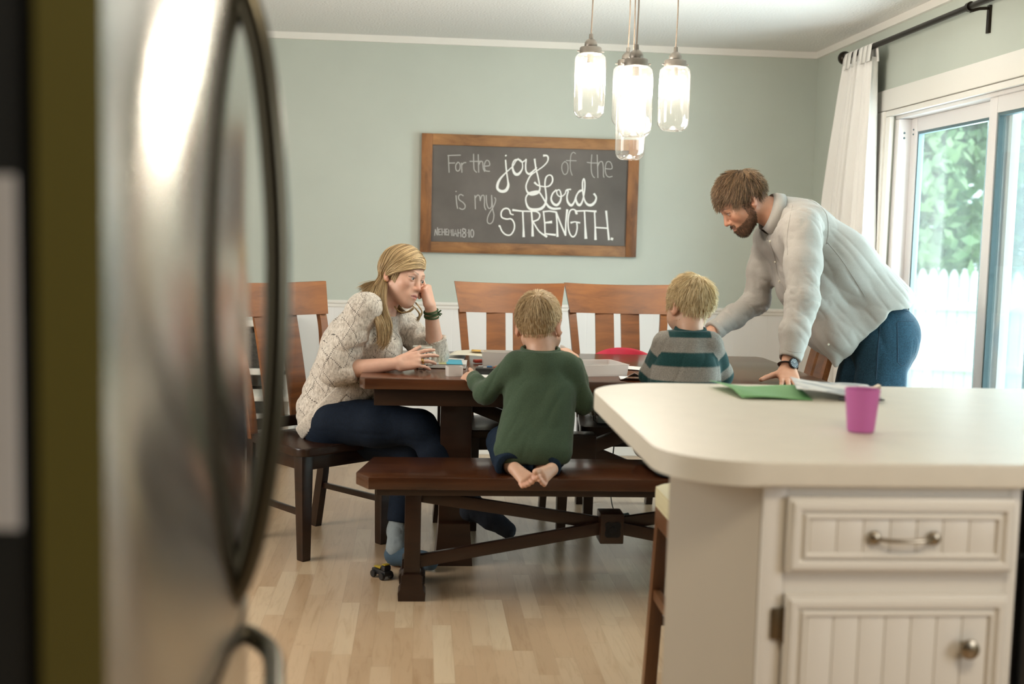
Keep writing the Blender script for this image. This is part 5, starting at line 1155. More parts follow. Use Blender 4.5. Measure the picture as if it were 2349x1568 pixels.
boy('small sandy haired boy in a dark green shirt kneeling barefoot on the bench', .070, (J(1166, 1066, 4.165), J(1252, 1070, 4.165)), hc, (.30, .93, -.16), .04, 1.0, nb, sh, el, wr, tor, hips, hem, greencol,
    ((.33, .22, .11), (.78, .60, .36), .032, .012, (.05, -.55, .80), (0, .05, -.35), .006, .22), 21,
    [((-.55, .80, -.20), (-.55, -.25, .80), True, ((25, 30, 20), (25, 32, 22), (28, 34, 22), (30, 34, 22)), dict(thumb=(.6, .75, .1))),
     ((-.65, .55, .50), (.35, -.35, .85), False, ((30, 40, 25), (32, 42, 25), (36, 44, 25), (40, 44, 25)), {})], ft)
# striped boy
ZB = [ony(1570, y, 4.27).z for y in (773, 806, 837, 869)]
def stripecol(V, sh, el, wr):
    teal = np.array((.008, .048, .048)); grey = np.array((.255, .235, .205)); z = V[:, 2]
    e_ = lambda v, a: np.clip((v-a)/.004+.5, 0, 1); band = e_(z, ZB[0])+(1-e_(z, ZB[1]))*e_(z, ZB[2])+(1-e_(z, ZB[3]))
    arm = np.zeros(len(V), bool); ab = np.zeros(len(V), float)
    for i in (0, 1):
        def par(a, b): d = b-a; t = np.clip(((V-a)@d)/(d@d), 0, 1); return t, np.linalg.norm(V-(a+t[:, None]*d), axis=1)
        t1, d1 = par(sh[i]+[(.012, -.012)[i], 0, 0], el[i]); t2, d2 = par(el[i], wr[i]); L1 = np.linalg.norm(el[i]-sh[i]); s_ = np.where(d1 < d2, t1*L1, L1+t2*np.linalg.norm(wr[i]-el[i]))
        out_ = (V[:, 0]-sh[i][0])*((-1, 1)[i]) > -.012+.25*(sh[i][2]-V[:, 2]).clip(0, .05); m = (np.minimum(d1, d2) < .060) & (out_ | (V[:, 1] > 4.37)); arm |= m
        ab = np.where(m, e_(s_, .045)*(1-e_(s_, .098))+e_(s_, .132), ab)
    k = np.where(arm, ab, band)[:, None]; return teal*k+grey*(1-k)
hc = J(1582, 702, 4.36); nb = J(1584, 757, 4.32); tor = J(1571, 845, 4.29); hips = J(1565, 985, 4.275); hem = J(1568, 1000, 4.2)
sh = [J(1522, 786, 4.30), J(1633, 792, 4.30)]; el = [J(1492, 858, 4.34), J(1655, 862, 4.34)]; wr = [J(1512, 852, 4.53), J(1640, 858, 4.53)]
boy('blond boy in a teal and grey striped sweater on the bench beside the man', .056, (J(1527, 1062, 4.17), J(1605, 1066, 4.17)), hc, (-.26, .93, -.20), -.06, .95, nb, sh, el, wr, tor, hips, hem, (stripecol, M_strip, M_tcol),
    ((.48, .345, .17), (.95, .80, .52), .050, .024, (.25, -.42, .85), (.05, .1, -.45), .014, .45), 33,
    [((.4, .85, -.1), (-.3, -.1, .95), True, ((25, 30, 20),)*4, {}), ((-.4, .85, -.1), (.3, -.1, .95), False, ((25, 30, 20),)*4, {})], None, False, (.006, .012, .018))
# gadget in the right hand of the boy in green
g = J(1297, 801, 4.52); bm = B(); box(bm, tuple(g), (.048, .02, .018), .004, Matrix.Rotation(.35, 3, 'Y')); box(bm, tuple(g+[-.012, 0, .011]), (.018, .014, .010), .003, Matrix.Rotation(.35, 3, 'Y'))
tag(obj('toy_gadget', bm, plain('pale_grey_plastic', (.55, .53, .50), .4)), 'small pale toy held up in the right hand of the boy in green', 'toy')
# ================================================================== the woman at the left end of the table
def knit_mat():
    m, nt, b = newmat('lace_knit_wool'); v = coords(nt)
    sp = N(nt, 'ShaderNodeSeparateXYZ'); L(nt, v, sp.inputs[0])
    def mth(op, a, c=None):
        n = N(nt, 'ShaderNodeMath', operation=op)
        for i, q in enumerate((a, c)):
            if q is None: continue
            if isinstance(q, (int, float)): n.inputs[i].default_value = q
            else: L(nt, q, n.inputs[i])
        return n.outputs[0]
    wob = N(nt, 'ShaderNodeTexNoise', i_Scale=9.0, i_Detail=1.0); L(nt, v, wob.inputs['Vector'])
    u = mth('ADD', mth('MULTIPLY', sp.outputs[0], .98), mth('MULTIPLY', sp.outputs[2], .10)); w = mth('ADD', mth('MULTIPLY', sp.outputs[2], .98), mth('MULTIPLY', sp.outputs[0], -.10)); wb = mth('MULTIPLY', wob.outputs['Fac'], .9)
    A_ = mth('ADD', mth('ADD', mth('DIVIDE', u, .075), mth('DIVIDE', w, .105)), wb); B_ = mth('ADD', mth('SUBTRACT', mth('DIVIDE', u, .075), mth('DIVIDE', w, .105)), wb)
    def line(a, o): return mth('MULTIPLY', mth('LESS_THAN', mth('FRACT', a), .062), mth('LESS_THAN', mth('FRACT', mth('MULTIPLY', o, 9.0)), .50))
    hole = mth('MAXIMUM', line(A_, B_), line(B_, A_))
    gate = N(nt, 'ShaderNodeTexNoise', i_Scale=7.0, i_Detail=0.0); L(nt, v, gate.inputs['Vector']); hole = mth('MULTIPLY', hole, mth('GREATER_THAN', gate.outputs['Fac'], .46))
    n = N(nt, 'ShaderNodeTexNoise', i_Scale=130.0, i_Detail=3.0, i_Roughness=.7); L(nt, coords(nt, (1, 1, .5)), n.inputs['Vector'])
    base = ramp(nt, n.outputs['Fac'], [(.30, (.28, .24, .20)), (.52, (.56, .50, .43)), (.75, (.74, .68, .60))])
    mx = N(nt, 'ShaderNodeMix', data_type='RGBA'); L(nt, mth('MULTIPLY', hole, .88), mx.inputs['Factor']); L(nt, base, mx.inputs['A']); mx.inputs['B'].default_value = (.05, .04, .035, 1)
    L(nt, mx.outputs['Result'], b.inputs['Base Color']); b.inputs['Roughness'].default_value = .95; b.inputs['Sheen Weight'].default_value = .15
    hh = mth('SUBTRACT', mth('MULTIPLY', n.outputs['Fac'], .6), hole); bump(nt, b, hh, .55, .004); return m
M_knit = knit_mat()
wf = Frame(J(925, 633, 4.86), (.72, -.67, -.17), .26, .98)
wn = J(872, 712, 4.87); wsh = [J(833, 708, 4.71), J(916, 738, 5.02)]; wel = [J(770, 850, 4.71), J(1001, 818, 4.91)]; wwr = [J(914, 833, 4.655), J(987, 700, 4.84)]
pel = J(757, 955, 4.89); chest = J(812, 800, 4.89); bust = J(880, 805, 4.86)
whip = [J(768, 965, 4.80), J(768, 985, 4.97)]; wkn = [J(963, 980, 4.68), J(945, 1022, 4.80)]; wan = [J(1083, 1158, 4.62), J(912, 1218, 4.70)]
toeR = J(1165, 1215, 4.575); heelL = onz(908, 1280, .03); heelL = np.array(heelL); toeL = np.array(onz(985, 1294, .025))
wr_ = thing('person', 'long haired woman in a cream lace knit sweater resting her cheek on her hand', 'person', tuple(pel*[1, 1, 0]))
S = Sdf(); head(S, wf); S.cone(wf.p(0, -.028, -.055), wn, .047, .048, .03)
S.cone(wn-[.01, 0, .02], chest, .06, .10, .06).cone(chest, pel, .10, .12, .05); S.cone(wsh[0], wsh[1], .035, .035, .03)
for i in (0, 1): S.chain([wsh[i], wel[i]], [.040, .030], .015); S.chain([wel[i], lerp(wel[i], wwr[i], .3), wwr[i]], [.031, .036, .0235], .012)
for i in (0, 1): S.chain([whip[i], wkn[i], lerp(wkn[i], wan[i], .3), wan[i]], [.08, .055, .050, .033], .02)
S.cone(wan[0], toeR, .03, .022, .02); S.cone(heelL, toeL, .028, .020, .015).cone(wan[1], heelL, .028, .028, .015)
wd_ = nrm(J(965, 822, 4.655)-J(914, 833, 4.655)); hand(S, wwr[0], wd_, (-.08, -.86, .50), False, .92, ((8, 18, 14), (12, 20, 16), (18, 24, 18), (22, 26, 18)), (8, 2, -5, -13), (.55, .85, -.35), (4, 4), fat=.95)
hand(S, wwr[1], (-.22, -.02, .97), (.88, -.45, .15), True, .88, ((88, 70, 40), (88, 72, 40), (88, 72, 40), (86, 70, 40)), (3, 1, -1, -4), (.2, .95, -.3), fat=.95)
V, F = S.mesh(.0028); c, q = face_cols(V, wf, (.66, .395, .29), (.52, .17, .15), (.16, .095, .05), blush=.16)
npmesh('body', V, F, M_skin, wr_, col=c)
eyes(wf, (-.22, 1, -.06), 0, wr_, M_eye)
# sweater
Q = Sdf(); Q.cone(pel+[0, 0, .015], chest, .142, .128, .05).cone(chest, J(846, 706, 4.90), .128, .078, .05).ell(bust, (.082, .13, .10), None, .06).cone(J(800, 890, 4.88), J(845, 875, 4.88), .125, .10, .05)
Q.corner(J(790, 917, 4.85), (.70, -.12, -.70), (0, 0, -1), .012)
T = Sdf(); a = lerp(wel[0], wwr[0], .42); T.chain([wsh[0], lerp(wsh[0], wel[0], .5), wel[0]+[0, 0, .012]], [.066, .068, .066], .03); T.cone(wel[0]+[0, 0, .006], a, .070, .052, .03)
T.cone(wel[0]+[-.005, 0, .045], wel[0]+[-.01, 0, .0], .070, .060, .02)
ax = nrm(wwr[0]-wel[0]); b_ = lerp(wel[0], wwr[0], .33); T.cyl(b_, b_+ax*.07, .10, .006)
T.ball(J(803, 800, 4.715), .052, .03); a = lerp(wel[1], wwr[1], .42); T.chain([wsh[1], lerp(wsh[1], wel[1], .55), wel[1]+[0, 0, .008], a], [.066, .056, .050, .047], .025); ax = nrm(wwr[1]-wel[1]); b_ = lerp(wel[1], wwr[1], .38); T.cyl(b_, b_+ax*.07, .085, .005); T.cone(b_-ax*.03, b_+ax*.05, .036, .038, .004, -1)
T.cone(lerp(wsh[0], wsh[1], .1), lerp(wsh[0], wsh[1], .9), .062, .060, .04)
T.pr.append((lambda P: Q.ev(P), .03, 1, lerp(pel, wn, .5), .42))
T.ell(wn+[.045, -.01, .045], (.075, .075, .07), None, .012, -1)
wk = wrinkles(.075, .007, (.5, .8, 1.1)); V, F = T.mesh(.0042, wk, .008); sw = npmesh('sweater', V, F, M_knit, wr_)
# ribbed waistband following the hem
Tb = Sdf(); Tb.cone(pel+[0, 0, .012], chest, .153, .138, .05); Tb.half(J(741, 962, 4.8), (.70, -.12, -.70), .006); pn = nrm((.70, -.12, -.70)); Tb.half(J(741, 962, 4.8)-pn*.055, -pn, .006)
V, F = Tb.mesh(.0042, lambda P: .0022*np.sin(P[..., 1]*520)); npmesh('ribbed_hem', V, F, plain('ribbed_wool', (.55, .49, .42), .95, var=.25, scale=150, bmp=.3, bscale=220), sw)
# jeans and socks
P_ = Sdf(); P_.cone(pel+[.025, -.04, -.045], pel+[.025, .06, -.045], .110, .108, .05); P_.ell(pel+[.012, 0, -.04], (.122, .15, .10), None, .05)
for i in (0, 1):
    P_.chain([whip[i], lerp(whip[i], wkn[i], .5), wkn[i]], [.100, .090, .070], .03); P_.chain([wkn[i], lerp(wkn[i], wan[i], .3), lerp(wkn[i], wan[i], .93)], [.070, .064, .050], .025)
    b_ = lerp(wkn[i], wan[i], .90); ax = nrm(wan[i]-wkn[i]); P_.cyl(b_, b_+ax*.1, .09, .004)
P_.half((0, 0, .463), (0, 0, -1), .012) if False else None
V, F = P_.mesh(.0045, wrinkles(.06, .0035, (.35, 1, 1)), .006); npmesh('jeans', V, F, M_jean, wr_, col=np.tile(np.array((.0035, .010, .024)), (len(V), 1)))
M_navy = plain('navy_sock', (.006, .009, .016), .95, bmp=.2, bscale=300); M_grey = plain('grey_sock', (.22, .25, .26), .95, bmp=.2, bscale=300); M_blue = plain('blue_sock_foot', (.05, .085, .12), .95, bmp=.2, bscale=300)
K = Sdf(); d_ = nrm(toeR-wan[0]); K.chain([lerp(wkn[0], wan[0], .82), wan[0], lerp(wan[0], toeR, .5), toeR], [.043, .043, .044, .034], .02); K.ball(wan[0]+[-.012, 0, -.028], .036, .03)
V, F = K.mesh(.004, wrinkles(.04, .003), .004); npmesh('sock', V, F, M_navy, wr_)
K = Sdf(); K.chain([lerp(wkn[1], wan[1], .80), wan[1], heelL+[0, 0, .03]], [.042, .041, .042], .02); V, F = K.mesh(.004, wrinkles(.04, .003, (1, 1, .4)), .004); so_ = npmesh('sock', V, F, M_grey, wr_)
K = Sdf(); K.cone(heelL+[-.004, 0, .013], toeL+[0, 0, .012], .043, .036, .02); K.half((0, 0, .001), (0, 0, -1), .01); V, F = K.mesh(.004, wrinkles(.04, .003), .004); npmesh('sock_foot', V, F, M_blue, so_)
# hair: sheets of strands between guide curves
def sheet_hair(guides, n, jit, rs, dark, light, r0=.0012, curl=0.0, clump=0.0, taper=.3):
    G = [np.array(spline(g, 6)) for g in guides]; m = min(len(g) for g in G)
    G = [g[np.linspace(0, len(g)-1, m).astype(int)] for g in G]; out = []
    for i in range(n):
        w = rs.rand()*(len(G)-1) if len(G) > 1 else 0
        if clump: w = w*(1-clump)+clump*np.round(w*3)/3
        k = min(int(w), max(len(G)-2, 0)); P = G[k]*(1-(w-k))+(G[k+1] if len(G) > 1 else G[k])*(w-k)
        s_ = np.linspace(0, 1, m)[:, None]; o1, o2 = rs.normal(size=3)*jit, rs.normal(size=3)*jit*1.8
        P = P+o1*(1-s_)*.5+o2*s_*s_
        if curl: ph = rs.rand()*.8; P = P+curl*s_*np.stack([np.sin(9*s_[:, 0]+ph), np.cos(8*s_[:, 0]+ph), 0*s_[:, 0]], 1)
        out.append(P[:max(4, int(m*(.86+.14*rs.rand())))])
    return strands(out, hair_cols(n, dark, light, rs), r0, taper)
h = lambda x, y, z, o=.009: wf.p(*onsk((x, y, z), o)); rs = np.random.RandomState(5); DK, LT = (.20, .12, .048), (.78, .58, .32)
right = []
for v in np.linspace(0, 1.25, 8):
    a = [h(-.024, .066-.12*v, .104, .006), h(.012, .070-.13*v, .100, .010), h(.050, .064-.130*v, .072, .011), h(.080, .034-.100*v, .026, .011), h(.088, -.004-.066*v, -.020, .012), h(.084, -.022-.045*v, -.062, .014)]
    e = [lerp(J(884, 700, 4.715), J(850, 690, 4.76), v), lerp(J(893, 742, 4.70), J(868, 735, 4.68), v), lerp(J(889, 775, 4.71), J(874, 775, 4.69), v), lerp(J(878, 800, 4.72), J(868, 790, 4.70), v)]
    right.append(a+e)
S1 = sheet_hair(right, 1500, .0045, rs, DK, LT, .0013, .003, .35)
back = []
for v in np.linspace(0, 1, 5):
    a = [h(-.02+.02*v, -.045-.02*v, .118), h(.035-.05*v, -.095-.012*v, .085), h(.055-.07*v, -.112, .02), h(.050-.07*v, -.115, -.05)]
    back.append(a+[lerp(J(856, 668, 4.78), J(842, 652, 4.93), v), lerp(J(850, 690, 4.735), J(822, 660, 4.93), v)])
S2 = sheet_hair(back, 900, .005, rs, DK, LT, .0013, .002, .3)
left = []
for v in np.linspace(0, 1, 4):
    a = [h(-.022, .060-.10*v, .104), h(-.055, .050-.11*v, .080), h(-.082, .030-.09*v, .030), h(-.084, -.01-.05*v, -.040)]
    left.append(a+[lerp(J(920, 702, 4.92), J(890, 705, 4.95), v), lerp(J(936, 716, 4.86), J(905, 730, 4.93), v)])
S3 = sheet_hair(left, 500, .004, rs, DK, (.5, .34, .16), .0012)
wisps = [[J(944, 700, 4.80), J(952, 706, 4.79), J(963, 722, 4.79), J(957, 738, 4.79)], [J(953, 694, 4.82), J(960, 702, 4.80), J(968, 715, 4.80), J(962, 727, 4.80), J(955, 731, 4.80)]]
S4 = sheet_hair([wisps[0]], 60, .0022, rs, DK, (.5, .34, .16), .0011); S5 = sheet_hair([wisps[1]], 60, .0022, rs, DK, (.5, .34, .16), .0011)
S6 = sheet_hair([[J(905, 703, 4.80), J(918, 716, 4.77), J(938, 714, 4.76), J(950, 704, 4.77)]], 70, .0022, rs, DK, (.42, .27, .12), .0011)
fringe = []
for v in np.linspace(0, 1.7, 7):
    fringe.append([h(-.048, .052-.02*v, .088+.012*v, .006), h(-.030+.006*v, .088, .058+.030*v, .007), h(.016, .094-.008*v, .050+.036*v, .009), h(.056, .066-.010*v, .028+.034*v, .011), h(.082, .024-.01*v, -.002+.022*v, .012), h(.084, -.018, -.030+.01*v, .013), h(.080, -.030, -.065, .015)])
S7 = sheet_hair(fringe, 950, .0030, rs, DK, LT, .0012, .0, .3)
S8 = short_hair(wf, lambda p: (p[:, 2] > -.02) & (p[:, 1] < .035), (-.02, .45, .85), (0, -.2, -.3), lambda p: np.full(len(p), .060), 2200, DK, LT, 77, .0012, lift=.002, puff=.0065, jitter=.12)
cap = hair_cap(wf, [((0, .060, .074), (0, 1, -.35)), ((0, -.02, -.058), (0, .55, -1))], col=(.24, .145, .06))
V, F, C_ = merge(cap, S1, S2, S3, S4, S5, S6, S7, S8); npmesh('hair', V, F, M_hair, wr_, col=C_)
# ring, earring, bracelet
M_gold = plain('gold', (.60, .40, .16), .25, 1.0)
def ringpath(c, ax, r, n=29):
    ax = nrm(ax); u = nrm(np.cross(ax, [.3, .2, 1])); v = np.cross(ax, u); return [tuple(np.asarray(c)+r*(math.cos(t)*u+math.sin(t)*v)) for t in np.linspace(0, 2*PI, n)]
t_ = -np.cross(wd_, nrm(np.array((-.08, -.86, .50))-wd_*(np.array((-.08, -.86, .50))@wd_))); nn_ = nrm(np.array((-.08, -.86, .50))-wd_*(np.array((-.08, -.86, .50))@wd_))
rc = wwr[0]+.92*(wd_*(.086+.018)+t_*(-.012)-nn_*.005); bm = B(); tube(bm, ringpath(rc, wd_, .0092), .0030, 8, cap=False, flat=1.8); obj('finger_ring', bm, M_gold, wr_)
bm = B(); bmesh.ops.create_icosphere(bm, subdivisions=2, radius=.0042, matrix=Matrix.Translation(tuple(wf.p(.083, -.012, -.043)))); obj('earring', bm, M_gold, wr_)
ax = nrm(wwr[1]-wel[1]); M_gc = plain('green_cord', (.035, .070, .022), .8, var=.5, scale=260)
bm = B(); bcs = lerp(wel[1], wwr[1], .84)
for k_, (dz, tilt) in enumerate(((-.014, .10), (-.005, -.05), (.004, .08), (.012, -.06))): tube(bm, ringpath(bcs+ax*dz, ax+np.array([tilt, .05, 0]), .0285), .0036, 7, cap=False)
kn = J(1010, 712, 4.80)
for q_ in ((.0, .0, .006), (.006, -.004, .012), (.010, .0, -.004), (.004, -.006, -.010)): tube(bm, [tuple(bcs+[.026, -.012, .004]), tuple(bcs+np.array([.034, -.012, .004])+q_)], .0032, 6)
obj('bracelet', bm, M_gc, wr_)
# ================================================================== the man leaning over the right end of the table
from mathutils.bvhtree import BVHTree
mf = Frame(J(1699, 463, 5.06), (-.745, -.06, -.66), -.02, 1.03)
mn = J(1785, 493, 5.06); msh = [J(1842, 522, 4.85), J(1765, 548, 5.235)]; mel = [J(1840, 690, 4.70), J(1735, 690, 5.26)]; mwr = [J(1807, 840, 4.565), J(1622, 768, 5.10)]
mp1 = J(1900, 590, 5.06); mpel = J(2015, 765, 5.06)
mr = thing('person', 'bearded man in a pale grey button shirt leaning over the table on one hand', 'person', (float(mpel[0]), 5.06, 0))
mhip = [mpel+[-.01, -.09, -.05], mpel+[-.01, .09, -.05]]; mkn = [np.array([mpel[0]-.03, 4.95, .50]), np.array([mpel[0]-.06, 5.16, .50])]; man_ = [np.array([mpel[0]-.02, 4.94, .09]), np.array([mpel[0]-.05, 5.17, .09])]
S = Sdf(); head(S, mf, male=True); S.cone(mf.p(0, -.035, -.050), mn, .058, .064, .03)
S.chain([mn, mp1, mpel], [.060, .100, .105], .05).cone(msh[0], msh[1], .05, .05, .04)
for i in (0, 1): S.chain([msh[i], mel[i], lerp(mel[i], mwr[i], .3), mwr[i]], [.052, .042, .042, .028], .02)
for i in (0, 1): S.chain([mhip[i], mkn[i], lerp(mkn[i], man_[i], .3), man_[i]], [.09, .058, .055, .036], .02).cone(man_[i]+[.02, 0, -.05], man_[i]+[-.17, 0, -.06], .04, .028, .02)
S.half((0, 0, .004), (0, 0, -1), .004)
hand(S, mwr[0]+[-.002, -.006, -.012], (-.16, -.82, -.34), (0, -.36, .93), True, 1.0, ((-8, 18, 10), (-10, 20, 10), (-10, 20, 10), (-8, 20, 10)), (8, 2, -4, -10), (.95, .5, -.12), (6, 10), fat=1.1)
hand(S, mwr[1], (-.75, -.45, -.15), (.1, -.2, .95), False, 1.0, ((20, 25, 15),)*4)
V, F = S.mesh(.003); SKM = (.53, .275, .175); c, q = face_cols(V, mf, SKM, (.36, .15, .12), (.10, .06, .03), male=True, blush=.22)
x, y, z = q.T; bd = ((z < -.050-.018*np.clip((y-.02)/.05, -.6, 1)) | ((np.abs(x) > .050) & (z < -.004) & (y > -.012) & (y < .026))) & (z > -.150) & (y > -.004+.25*(-.06-z).clip(0, .1)) & (np.abs(x) < .085) & (y < .12)
bd &= ~((np.abs(x) < .024) & (z > -.078) & (z < -.0605) & (y > .08)); bd |= (np.abs(x) < .026) & (z > -.062) & (z < -.050) & (y > .080)
nz = vnoise(V, .006); k_ = np.clip(bd*(.42+.45*nz), 0, .9); c = c*(1-k_[:, None])+np.array((.085, .042, .020))*k_[:, None]
npmesh('body', V, F, M_skin, mr, col=c); eyes(mf, (0, .8, -.55), 0, mr, M_eye)
rs = np.random.RandomState(9); ids = np.nonzero(bd)[0]; ids = rs.choice(ids, min(2000, len(ids)), replace=False); pth = []
for i in ids:
    o = V[i]; out = nrm(o-mf.p(0, .015, -.06)); d_ = nrm(out*.75-mf.U*.7+mf.F*.15+rs.normal(size=3)*.25); ln = .004+.005*rs.rand(); pth.append(np.stack([o-out*.001, o+d_*ln*.5, o+d_*ln-mf.U*.002]))
bs_ = strands(pth, hair_cols(len(pth), (.045, .026, .014), (.17, .092, .046), rs), .0007); npmesh('beard', bs_[0], bs_[1], M_hair, mr, col=bs_[2])
# hair with a fringe
reg = lambda p: (p[:, 2] > -.030+.55*np.clip(p[:, 1]+.035, 0, .2)) & ((p[:, 1] < .034) | (p[:, 2] > .058)) & ~((np.abs(p[:, 0]) > .05) & (p[:, 2] < .028) & (p[:, 1] > -.055))
cap = hair_cap(mf, [((0, .058, .060), (0, 1, -.55)), ((0, -.05, -.030), (0, .40, -1))], col=(.085, .046, .02))
lf = lambda p: np.where(p[:, 2] < .03, .022, np.where(p[:, 1] > .02, .038, .055))
a = short_hair(mf, reg, (.0, -.62, .78), (0, .40, -.25), lf, 5200, (.050, .031, .017), (.34, .21, .11), 41, .0011, lift=.016, puff=.008, jitter=.22)
fg = []
for v in np.linspace(0, 1, 6):
    X = -.055+.11*v; fg.append([mf.p(X*.7, .050, .118-.2*abs(X)**1.2), mf.p(X*.95, .085, .100-.25*abs(X)), mf.p(X*1.1+.004, .103-abs(X)*.35, .075), mf.p(X*1.15+.01, .108-abs(X)*.45, .050+abs(X)*.1)])
b_ = sheet_hair(fg, 520, .0035, rs, (.060, .035, .018), (.38, .235, .125), .0012)
V, F, C_ = merge(cap, a); npmesh('hair', V, F, M_hair, mr, col=C_)
# shirt
M_shirt = vcol_mat('pale_chambray', .85, .12, 600, .1, mottle=.07, mscale=500)
T = Sdf()
for dy in (-.085, .085):
    o = np.array([0, dy, 0]); T.chain([J(1838, 527, 5.06)+o, J(1910, 605, 5.06)+o, J(2003, 692, 5.06)+o], [.115, .138, .135], .06)
    T.chain([J(1800, 560, 5.06)+o, J(1850, 660, 5.06)+o, J(1905, 760, 5.06)+o, J(1930, 800, 5.06)+o*.8], [.070, .085, .080, .05], .08)
    T.cone(J(1905, 740, 5.06)+o, J(1990, 720, 5.06)+o*1.2, .09, .11, .06)
T.cone(J(1908, 780, 4.99), J(1916, 838, 4.96), .045, .012, .04); T.cone(J(2000, 690, 5.06), J(2055, 690, 5.06), .115, .080, .06); T.cone(J(2050, 690, 5.0), J(2088, 708, 5.0), .05, .012, .04)
nk = nrm(J(1735, 477, 5.06)-mn)
T.half(J(1915, 852, 4.9), (.2, 0, -1), .01) if False else None
T.corner(J(2019, 706, 5.02), (.81, -.08, -.58), (.14, 0, -1), .012)
T.cone(lerp(msh[0], msh[1], .10), lerp(msh[0], msh[1], .90), .080, .074, .05); T.cone(mn+nk*.01, J(1842, 512, 5.06), .080, .105, .04)
T.cyl(mn+nk*.012, mn+nk*.13, .12, .004)
T.chain([msh[0], lerp(msh[0], mel[0], .5), mel[0], lerp(mel[0], mwr[0], .5), lerp(mel[0], mwr[0], .97)], [.080, .076, .067, .058, .043], .03)
T.chain([msh[1], lerp(msh[1], mel[1], .5), mel[1], lerp(mel[1], mwr[1], .5), lerp(mel[1], mwr[1], .98)], [.074, .066, .058, .052, .042], .03)
for i in (0, 1): ax = nrm(mwr[i]-mel[i]); b_ = lerp(mel[i], mwr[i], .90); T.cyl(b_, b_+ax*.10, .08, .003); T.cone(b_-ax*.03, b_+ax*.05, .029, .031, .003, -1)
_a = nrm(mpel-mn); _b = np.array([0, 1., 0]); w1 = wrinkles(.075, .011, (.22, 1, .8), np.stack([_a, np.cross(_b, _a), _b], 1)); w2 = wrinkles(.05, .0065, (1, 1, 1.6))
def wsh_(P):
    e = np.exp(-(np.linalg.norm(P-mel[0], axis=-1)/.10)**2)+np.exp(-(np.linalg.norm(P-mel[1], axis=-1)/.12)**2)+np.exp(-(np.linalg.norm(P-msh[0], axis=-1)/.10)**2)*.6
    return w1(P)*.75+w2(P)*(.12+1.0*np.clip(e, 0, 1))
V, F = T.mesh(.0045, wsh_, .016); SH = np.array((.375, .345, .31)); shirt = npmesh('shirt', V, F, M_shirt, mr, col=np.tile(SH, (len(V), 1)))
TREE = BVHTree.FromPolygons([Vector(v) for v in V], [tuple(f) for f in F])
def onsurf(tree, pts, off=.001, k=6):
    out = []
    for x_, y_ in [tuple(p) for p in spline([np.array(p, float) for p in pts], k)]:
        d_ = ray(float(x_), float(y_)).normalized(); hit = tree.ray_cast(CO, d_)
        if hit[0] is not None: out.append(hit[0]+hit[1]*off)
    return out
M_seam = plain('shirt_seam', (.30, .275, .245), .9)
def seam(parent, tree, pts, mat, r=.0009, name='seam', off=.0006):
    P = onsurf(tree, pts, off)
    if len(P) > 2: bm = B(); tube(bm, P, r, 6); obj(name, bm, mat, parent)
for pts in ([(1818, 470), (1812, 500), (1806, 540), (1806, 585)], [(1842, 453), (1870, 465), (1895, 490), (1900, 530), (1896, 560)], [(1898, 556), (1930, 595), (1960, 640), (1985, 680)], [(1760, 545), (1775, 580), (1785, 630), (1803, 670)], [(1800, 800), (1815, 806), (1838, 808)]): seam(shirt, TREE, pts, M_seam)
M_but = plain('button', (.62, .58, .48), .4)
for p in ((1768, 553), (1779, 600), (1789, 645), (1901, 789)):
    P = onsurf(TREE, [p, (p[0]+1, p[1])], .002, 1)
    if P: bm = B(); bmesh.ops.create_uvsphere(bm, u_segments=12, v_segments=8, radius=.0055, matrix=Matrix.Translation(P[0]) @ Matrix.Diagonal((1, .6, 1, 1))); obj('button', bm, M_but, shirt)
# collar leaf wrapped round the neck, long at the front points
u_ = nrm(mf.F-nk*(mf.F@nk)); v_ = np.cross(nk, u_); Vc, Fc = [], []; n_ = 44
for i in range(n_+1):
    t = .22+(2*PI-.44)*i/n_; c_, s_ = math.cos(t), math.sin(t); fr_ = max(0, c_)**2
    top = mn+nk*.056+(.080*c_+.002)*u_+.076*s_*v_; bot = mn+nk*(.004-.030*fr_)+(.098*c_+.004)*u_+.096*s_*v_; mid = lerp(top, bot, .35)+.006*(c_*u_+s_*v_); inn = mn+nk*.0+(.074*c_)*u_+.070*s_*v_
    Vc += [inn, top, mid, bot]
for i in range(n_):
    for j in range(3): a = i*4+j; Fc.append((a, a+1, a+5, a+4))
o = npmesh('collar', np.array(Vc), np.array(Fc), M_shirt, shirt, col=np.tile(SH*.97, (len(Vc), 1))); md = o.modifiers.new('thick', 'SOLIDIFY'); md.thickness = .003
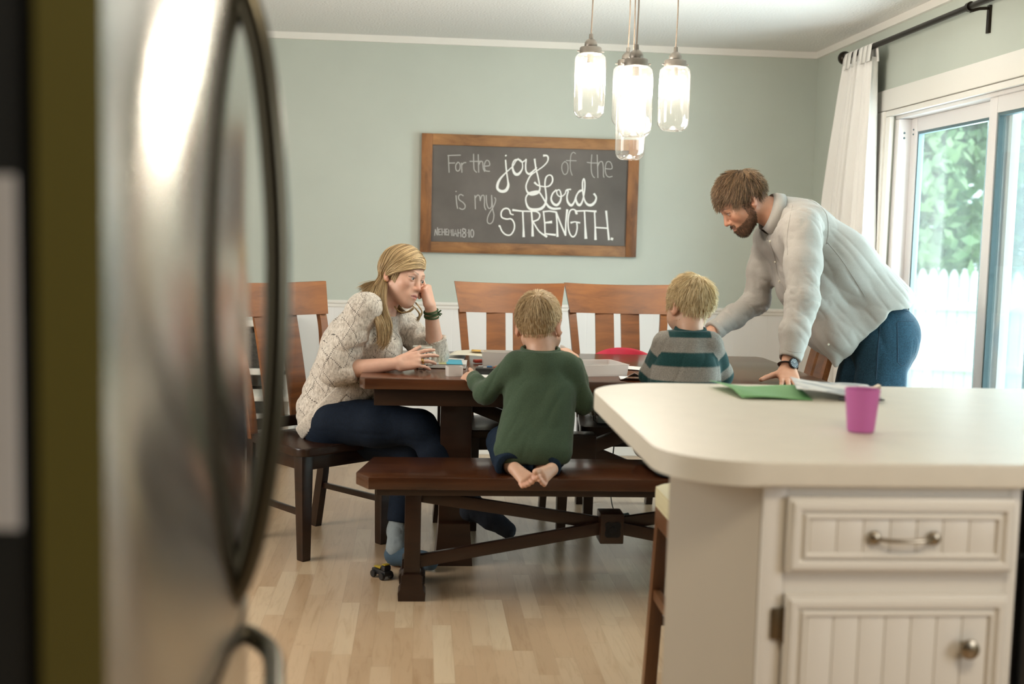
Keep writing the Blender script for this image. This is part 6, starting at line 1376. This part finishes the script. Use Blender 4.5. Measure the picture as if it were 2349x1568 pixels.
# jeans
P_ = Sdf(); P_.cone(mpel+[0, -.055, -.01], mpel+[0, .055, -.01], .152, .150, .05); P_.ell(J(2030, 775, 5.02), (.125, .15, .14), None, .05)
for i in (0, 1): P_.chain([mhip[i], lerp(mhip[i], mkn[i], .5), mkn[i], man_[i]], [.118, .102, .082, .066], .04)
P_.half((0, 0, .03), (0, 0, -1), .004); P_.half(J(2040, 690, 5.0), (.08, 0, 1), .01)
V, F = P_.mesh(.005, wrinkles(.08, .005, (1, 1, .5)), .008); JB = np.array((.020, .060, .095)); jeans = npmesh('jeans', V, F, M_jean, mr, col=np.tile(JB, (len(V), 1)))
TJ = BVHTree.FromPolygons([Vector(v) for v in V], [tuple(f) for f in F]); M_st = plain('jean_stitching', (.012, .035, .06), .9)
for pts in ([(2058, 738), (2075, 736), (2094, 737)], [(2058, 740), (2059, 790), (2059, 830)], [(2059, 830), (2068, 838), (2076, 834)], [(2022, 712), (2018, 760), (2014, 800), (2010, 870)], [(2010, 738), (2018, 740)], [(2022, 716), (2050, 708), (2090, 716)]): seam(jeans, TJ, pts, M_st, .0022, 'seam', .0004)
# watch
bm = B(); ax = nrm(mwr[0]-mel[0]); wc_ = lerp(mel[0], mwr[0], .985); tube(bm, ringpath(wc_, ax, .0335, 33), .0085, 8, cap=False, flat=.35); wt = obj('watch_strap', bm, plain('black_strap', (.012, .011, .011), .5), mr)
dd = nrm(np.array([.30, -.86, .22])-ax*(np.array([.30, -.86, .22])@ax)); Mr = Matrix.Translation(tuple(wc_+dd*.034)) @ Vector((0, 0, 1)).rotation_difference(Vector(dd)).to_matrix().to_4x4()
bm = B(); lathe(bm, [(.001, -.004), (.0205, -.004), (.0215, .0), (.0215, .006), (.0185, .008), (.0180, .0065), (.001, .0065)], (0, 0, 0), 32, cap=False); bmesh.ops.transform(bm, matrix=Mr, verts=bm.verts); wcase = obj('watch_case', bm, plain('black_watch', (.015, .016, .018), .25, .3), wt)
bm = B()
for k in range(12):
    a = k*PI/6; box(bm, (.0145*math.cos(a), .0145*math.sin(a), .0068), (.0030, .0011, .0005), 0, Matrix.Rotation(a, 3, 'Z'))
for a, l in ((1.2, .010), (2.4, .013)): box(bm, (l/2*math.cos(a), l/2*math.sin(a), .0070), (l, .0011, .0005), 0, Matrix.Rotation(a, 3, 'Z'))
bmesh.ops.transform(bm, matrix=Mr, verts=bm.verts); obj('watch_hands', bm, plain('pale_marks', (.6, .6, .58), .4), wcase, smooth=False)
